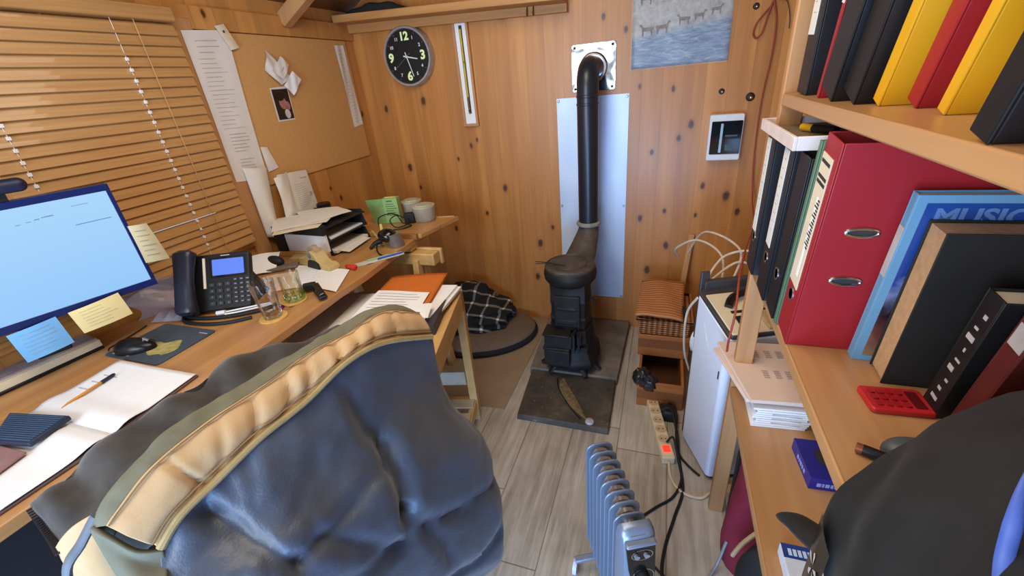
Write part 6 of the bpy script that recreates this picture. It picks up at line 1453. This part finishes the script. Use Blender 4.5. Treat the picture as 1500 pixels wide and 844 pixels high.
for i in range(5):
    a = 2*PI*i/5+.3; e = c0+V((math.cos(a)*.27, math.sin(a)*.27, .07))
    lg_ = MB().bar(c0+V((0, 0, .10)), e, .045, .03).build('base_leg', M['black'], ch, bevel=.005)
    MB().tube([e+V((-math.sin(a)*.022, math.cos(a)*.022, -.043)), e+V((math.sin(a)*.022, -math.cos(a)*.022, -.043))], .026, 16).tube([e+V((0, 0, -.03)), e], .008, 8).build('castor', M['black'], lg_)
for s_ in (-1, 1):
    b = MB(); b.tube(catmull([J(s_*.22, -.28, .43), J(s_*.265, -.28, .46), J(s_*.27, -.28, .60), J(s_*.265, -.28, .655)], 6), .014, 8)
    b.build('arm_post', M['black'], ch)
    MB().hexa([J(s_*.265-.03, d, .655) for d in ()] or [J(s_*.265-.03, -.36, .655), J(s_*.265-.03, -.16, .655), J(s_*.265+.03, -.16, .655), J(s_*.265+.03, -.36, .655)], [J(s_*.265-.03, -.36, .68), J(s_*.265-.03, -.16, .68), J(s_*.265+.03, -.16, .68), J(s_*.265+.03, -.36, .68)]).build('arm_pad', M['black_matt'], ch, bevel=.01)

jk = thing('quilted_jacket', 'blue-grey quilted jacket with tan collar band hung over the chair back', 'jacket', tuple(JO))
rA = [(-.308,-.030,.920),(-.286,-.030,.948),(-.224,-.030,.984),(-.168,-.030,.996),(-.067,-.030,.998),(.033,-.030,1.003),(.104,-.030,1.004),(.192,-.030,1.000),(.258,-.030,.969)]
rB = [(-.297,-.005,.930),(-.280,-.005,.942),(-.230,-.005,.971),(-.153,-.005,.987),(-.067,-.005,.992),(.024,-.005,1.002),(.096,-.005,.997),(.189,-.005,.998),(.277,-.005,.948)]
rC = [(-.270,.030,.876),(-.236,.030,.902),(-.185,.030,.916),(-.146,.030,.927),(-.105,.030,.937),(-.031,.030,.945),(.061,.030,.967),(.147,.030,.957),(.268,.030,.899)]
rD = [(-.288,.050,.846),(-.252,.060,.863),(-.208,.070,.849),(-.174,.080,.857),(-.137,.090,.862),(-.065,.090,.846),(.026,.090,.841),(.132,.080,.815),(.258,.060,.721)]
rE = [(-.303,.080,.823),(-.271,.100,.821),(-.232,.120,.809),(-.202,.135,.808),(-.170,.150,.806),(-.100,.155,.780),(-.008,.160,.740),(.099,.160,.697),(.291,.130,.596)]
rF = [(-.320,.100,.778),(-.296,.120,.755),(-.259,.140,.723),(-.233,.160,.715),(-.202,.170,.684),(-.137,.180,.636),(-.047,.190,.579),(.059,.200,.494),(.233,.190,.358)]
def ext(r, n=.8): return [tuple(np_) for np_ in r]
rG = [tuple(V(f)+V((0, .01, -.16+.02*i/8)) for f in [f])[0] for i, f in enumerate(rF)]
rG = [(f[0], f[1]+.005, max(.30, f[2]-.20)) if i < 7 else (f[0]-.01, f[1]-.01, f[2]-.10) for i, f in enumerate(rF)]
def Jl(r): return [J(*p) for p in r]
# seams of the quilting in (u, z)
seams = [[(.048, .81), (.037, .739), (.013, .698)], [(.013, .973), (.034, .927), (.034, .848)], [(-.168, .791), (-.072, .789), (.019, .794)], [(-.168, .791), (-.193, .838), (-.209, .897)],
         [(.046, .639), (.133, .57), (.26, .501)], [(.016, .695), (.05, .58), (.056, .526)], [(-.01, .503), (.121, .414), (.223, .387)], [(-.196, .999), (-.201, .941), (-.21, .883)], [(-.13, .802), (-.046, .68), (-.005, .651), (.045, .83)], [(-.27, .79), (-.13, .70), (-.03, .66)]]
def sd(u, z, pl):
    best = 9
    for (a, b_), (c_, d_) in zip(pl, pl[1:]):
        vx, vz = c_-a, d_-b_; t = max(0, min(1, ((u-a)*vx+(z-b_)*vz)/(vx*vx+vz*vz+1e-9)))
        best = min(best, math.hypot(u-a-vx*t, z-b_-vz*t))
    return best
def uz(p): q = p-JO; return q.dot(JU), p.z
def puff(p, s, t):
    u, z = uz(p)
    h = 0
    for i, pl in enumerate(seams):
        d = sd(u, z, pl); w, dp = ((.016, .022) if i == 0 else (.014, .011))
        h -= dp*math.exp(-(d/w)**2)
    h += .012*mn.noise(p*6+V((3, 1, 2)))+.006*mn.noise(p*14)+.003*mn.noise(p*34)
    if t < .2: h += .004*math.sin(s*70+mn.noise(p*8)*3)*(.2-t)*5
    return h*min(1, t*6)
edgeR = lambda r, k_: [(p[0], p[1], p[2]) for p in r]+[(r[-1][0]+.012, r[-1][1]-.05-k_, r[-1][2]-.004), (r[-1][0]-.03, r[-1][1]-.10-k_, r[-1][2])]
body_rows = [Jl(edgeR(r, k_)) for r, k_ in ((rC, 0), (rD, .01), (rE, .03), (rF, .05), (rG, .05))]
cols = spline_grid(body_rows, 12, 14)
k = NT('jacket_shell'); p = k.pos(); g = k.noise(p, 260, 2); g2 = k.noise(p, 7, 3)
k.l(k.ramp(g2, [(.3, srgb(56, 64, 79)), (.7, srgb(70, 81, 100))]), k.b.inputs['Base Color']); k.b.inputs['Roughness'].default_value = .42; k.b.inputs['Specular IOR Level'].default_value = .45; k.b.inputs['Sheen Weight'].default_value = .25
g3 = k.noise(p, 28, 3); k.bump(k.math('ADD', k.math('MULTIPLY', g, .25), g3), .22, .008); M['shell'] = k.m
grid_from(cols, lambda p, s, t: puff(p, s, t), tuple(JN+V((0, 0, .5)))).build('jacket_body', M['shell'], jk, solid=.008, soff=-1)
# tan band
kt = NT('tan_band'); p = kt.pos(); g = kt.noise(p, 240, 2); g2 = kt.noise(p, 9, 3)
kt.l(kt.ramp(g2, [(.3, srgb(180, 146, 102)), (.7, srgb(196, 164, 120))]), kt.b.inputs['Base Color']); kt.b.inputs['Roughness'].default_value = .7; kt.b.inputs['Sheen Weight'].default_value = .2; kt.bump(g, .15, .002); M['tan'] = kt.m
def midrow(r, q, t, out): return [(a[0]*(1-t)+b_[0]*t, a[1]*(1-t)+b_[1]*t+out, a[2]*(1-t)+b_[2]*t+out*.4) for a, b_ in zip(r, q)]
band = [Jl(rB), Jl(midrow(rB, rC, .35, .010)), Jl(midrow(rB, rC, .7, .010)), Jl(midrow(rB, rC, .86, .004)), Jl(rC)]
cols = spline_grid(band, 12, 5)
def bandf(p, s, t):
    u, z = uz(p)
    h = .0035*mn.noise(V((u*26, z*9, 1)))+.002*mn.noise(p*40)
    for c_ in (-.205,): h -= .006*math.exp(-((u+(.35*(z-.94)) - c_)/.005)**2)
    for c_, dp in ((-.15, .004), (-.10, .007), (-.045, .006), (-.01, .008), (.05, .009), (.09, .005), (.13, .006), (.19, .006), (.225, .004)): h -= dp*math.exp(-((u-.5*(z-.97)-c_)/.008)**2)
    h -= .004*math.exp(-((t-.80)/.03)**2)
    return h*math.sin(PI*min(1, max(0, t)))**.4
grid_from(cols, bandf, tuple(JN+V((0, 0, 1)))).build('collar_band', M['tan'], jk, solid=.006, soff=-1)
st_ = MB(); pts = [V(p)+JN*.0045+V((0, 0, .003)) for p in catmull(Jl(midrow(rB, rC, .84, .004)), 10)]
st_.tube(pts, .0012, 5); st_.tube([V(p)+JN*.002+V((0, 0, .0035)) for p in catmull(Jl(midrow(rB, rC, .06, .001)), 10)], .0012, 5); st_.build('band_stitching', flat('stitch_brown', srgb(140, 108, 66), .8), jk)
b = MB(); b.tube([V(p)+JN*.003 for p in catmull(Jl(rC), 10)], .006, 8); b.build('band_piping', flat('piping_khaki', srgb(170, 146, 98), .75), jk)
# olive collar rim, folded
ko = flat('olive_trim', srgb(104, 102, 84), .8, var=.12, scale=40, bump=.1)
kd_ = NT('dark_lining'); p = kd_.pos(); g = kd_.noise(p, 30, 4); kd_.l(kd_.ramp(g, [(.3, srgb(38, 33, 29)), (.7, srgb(58, 51, 45))]), kd_.b.inputs['Base Color']); kd_.b.inputs['Roughness'].default_value = .95; kd_.b.inputs['Sheen Weight'].default_value = .3; kd_.bump(g, .3, .004)
rA2 = [(a[0]-.002, -.046, a[2]-.055) for a in rA]
rA1 = [(a[0]-.001, -.040, a[2]-.012) for a in rA]
cols = spline_grid([Jl(rB), Jl(rA), Jl(rA1), Jl(rA2)], 12, 6)
grid_from(cols, lambda p, s, t: .004*mn.noise(p*18)+.002*mn.noise(p*45), tuple(V((0, 0, 1))-JN*.3)).build('collar_rim', ko, jk, solid=.005, soff=-1)
# opened front: dark fleece lining falling towards the desk
Lt = [(.17, -.085, .955), (.049, -.115, .972), (-.02, -.14, .974), (-.094, -.16, .972), (-.15, -.172, .958), (-.21, -.18, .939), (-.298, -.20, .907), (-.349, -.20, .893)]
Li = [(.18, -.042, .955), (.06, -.042, .955), (-.02, -.042, .955), (-.08, -.042, .945), (-.15, -.042, .935), (-.20, -.042, .92), (-.27, -.045, .895), (-.345, -.115, .862)]
Lo = [(a[0], a[1]-.02, a[2]-.22) for a in Lt]
Lm = [((a[0]+c_[0])/2, (a[1]+c_[1])/2, (a[2]+c_[2])/2-.012) for a, c_ in zip(Lt, Li)]
cols = spline_grid([Jl(Li), Jl(Lm), Jl(Lt), Jl([(a[0], a[1]-.018, a[2]-.03) for a in Lt]), Jl(Lo)], 8, 7)
grid_from(cols, lambda p, s, t: .020*mn.noise(V((uz(p)[0]*15, p.z*4, 2)))+.006*mn.noise(p*24)+.009*math.sin(uz(p)[0]*70+mn.noise(p*9)*3)*(.3+.7*math.sin(PI*min(1, t*1.6)))).build('front_lining', kd_.m, jk, solid=.005, soff=0)
zp = MB(); Z0, Z1 = J(-.352, -.20, .893), J(-.352, -.115, .858)
for i in range(26):
    q = Z0.lerp(Z1, i/25)+V((0, 0, -.010*math.sin(PI*i/25))); zp.bar(q+JU*-.004, q+JU*.004, .0018, .003)
zp.build('zip_teeth', flat('zip_dark', srgb(64, 58, 60), .4, .5), jk)
cols = spline_grid([Jl([(-.350, -.120, .866), (-.325, -.090, .90), (-.292, -.055, .922)]), Jl([(-.354, -.112, .82), (-.330, -.080, .85), (-.300, -.045, .875)]), Jl([(-.356, -.10, .70), (-.335, -.07, .70), (-.305, -.04, .70)])], 6, 8)
grid_from(cols, lambda p, s, t: .003*mn.noise(p*30)).build('inner_facing', M['tan'], jk, solid=.003)
# pale bound edge running down from the collar end, olive placket on the other side
b = MB(); P = catmull([J(-.300, -.045, .925), J(-.325, -.045, .90), J(-.350, -.045, .875), J(-.365, -.05, .80), J(-.37, -.05, .68)], 6); b.tube(P, .010, 10, flatten=.5); b.build('front_edge', flat('pale_binding', srgb(92, 102, 114), .6), jk)
cols = spline_grid([Jl([(-.308, -.032, .922), (-.302, -.01, .912), (-.288, .018, .886), (-.268, .034, .872)]), Jl([(-.312, -.030, .905), (-.304, -.005, .890), (-.290, .022, .866), (-.274, .042, .852)]), Jl([(-.316, .0, .855), (-.314, .025, .848), (-.304, .055, .838), (-.290, .068, .836)]), Jl([(-.33, .04, .76), (-.33, .06, .76), (-.325, .085, .76), (-.318, .098, .765)])], 6, 6)
grid_from(cols, lambda p, s, t: .003*mn.noise(p*25)).build('collar_end', ko, jk, solid=.006)
b = MB(); cols = spline_grid([Jl([(-.300, -.035, .90), (-.290, .01, .87), (-.27, .05, .85)]), Jl([(-.32, -.035, .75), (-.31, .02, .75), (-.30, .07, .75)]), Jl([(-.33, -.03, .55), (-.32, .03, .55), (-.31, .09, .55)])], 5, 6)
grid_from(cols).build('dark_interior', flat('lining_black', srgb(24, 21, 20), .95), jk)

# ------------------------------------------------------------------ camera
cam = bpy.data.cameras.new('camera'); co = bpy.data.objects.new('camera', cam); COL.objects.link(co)
cam.sensor_width = 36; cam.lens = 36*616.975/1500; cam.clip_start = .02
r_ = V((.9448804, .31556028, -.08730831)); d_ = V((.06599495, -.44474286, -.89322363)); f_ = V((-.32069564, .8382276, -.44105419))
co.matrix_world = Matrix(((r_.x, -d_.x, -f_.x, 0), (r_.y, -d_.y, -f_.y, 0), (r_.z, -d_.z, -f_.z, 1.4), (0, 0, 0, 1)))
SC.camera = co

# ------------------------------------------------------------------ light
def area(name, loc, target, sx, sy, power, c):
    l = bpy.data.lights.new(name, 'AREA'); l.shape = 'RECTANGLE'; l.size = sx; l.size_y = sy; l.energy = power; l.color = c
    o = bpy.data.objects.new(name, l); COL.objects.link(o); o.location = loc
    o.rotation_euler = (V(target)-V(loc)).to_track_quat('-Z', 'Y').to_euler(); return o
area('doorway_daylight', (-.95, -1.15, 1.15), (-.45, 1.5, .75), 1.0, 1.5, 50, (.66, .82, 1.0))
area('added_low_fill', (-.10, -1.1, .38), (-.35, .6, .35), 1.0, .6, 40, (.26, .52, 1.0))  # added blue fill behind the camera, tints the lower jacket
area('ceiling_lamp', (-.55, .75, 2.18), (-.55, .9, 0), .8, 1.4, 24, (1.0, .87, .70))
w = bpy.data.worlds.new('world'); SC.world = w; w.use_nodes = True
bgn = w.node_tree.nodes['Background']; bgn.inputs[0].default_value = (.72, .84, 1, 1); bgn.inputs[1].default_value = .9
SC.view_settings.view_transform = 'Standard'; SC.view_settings.look = 'None'
SC.view_settings.exposure = 0; SC.view_settings.gamma = 1
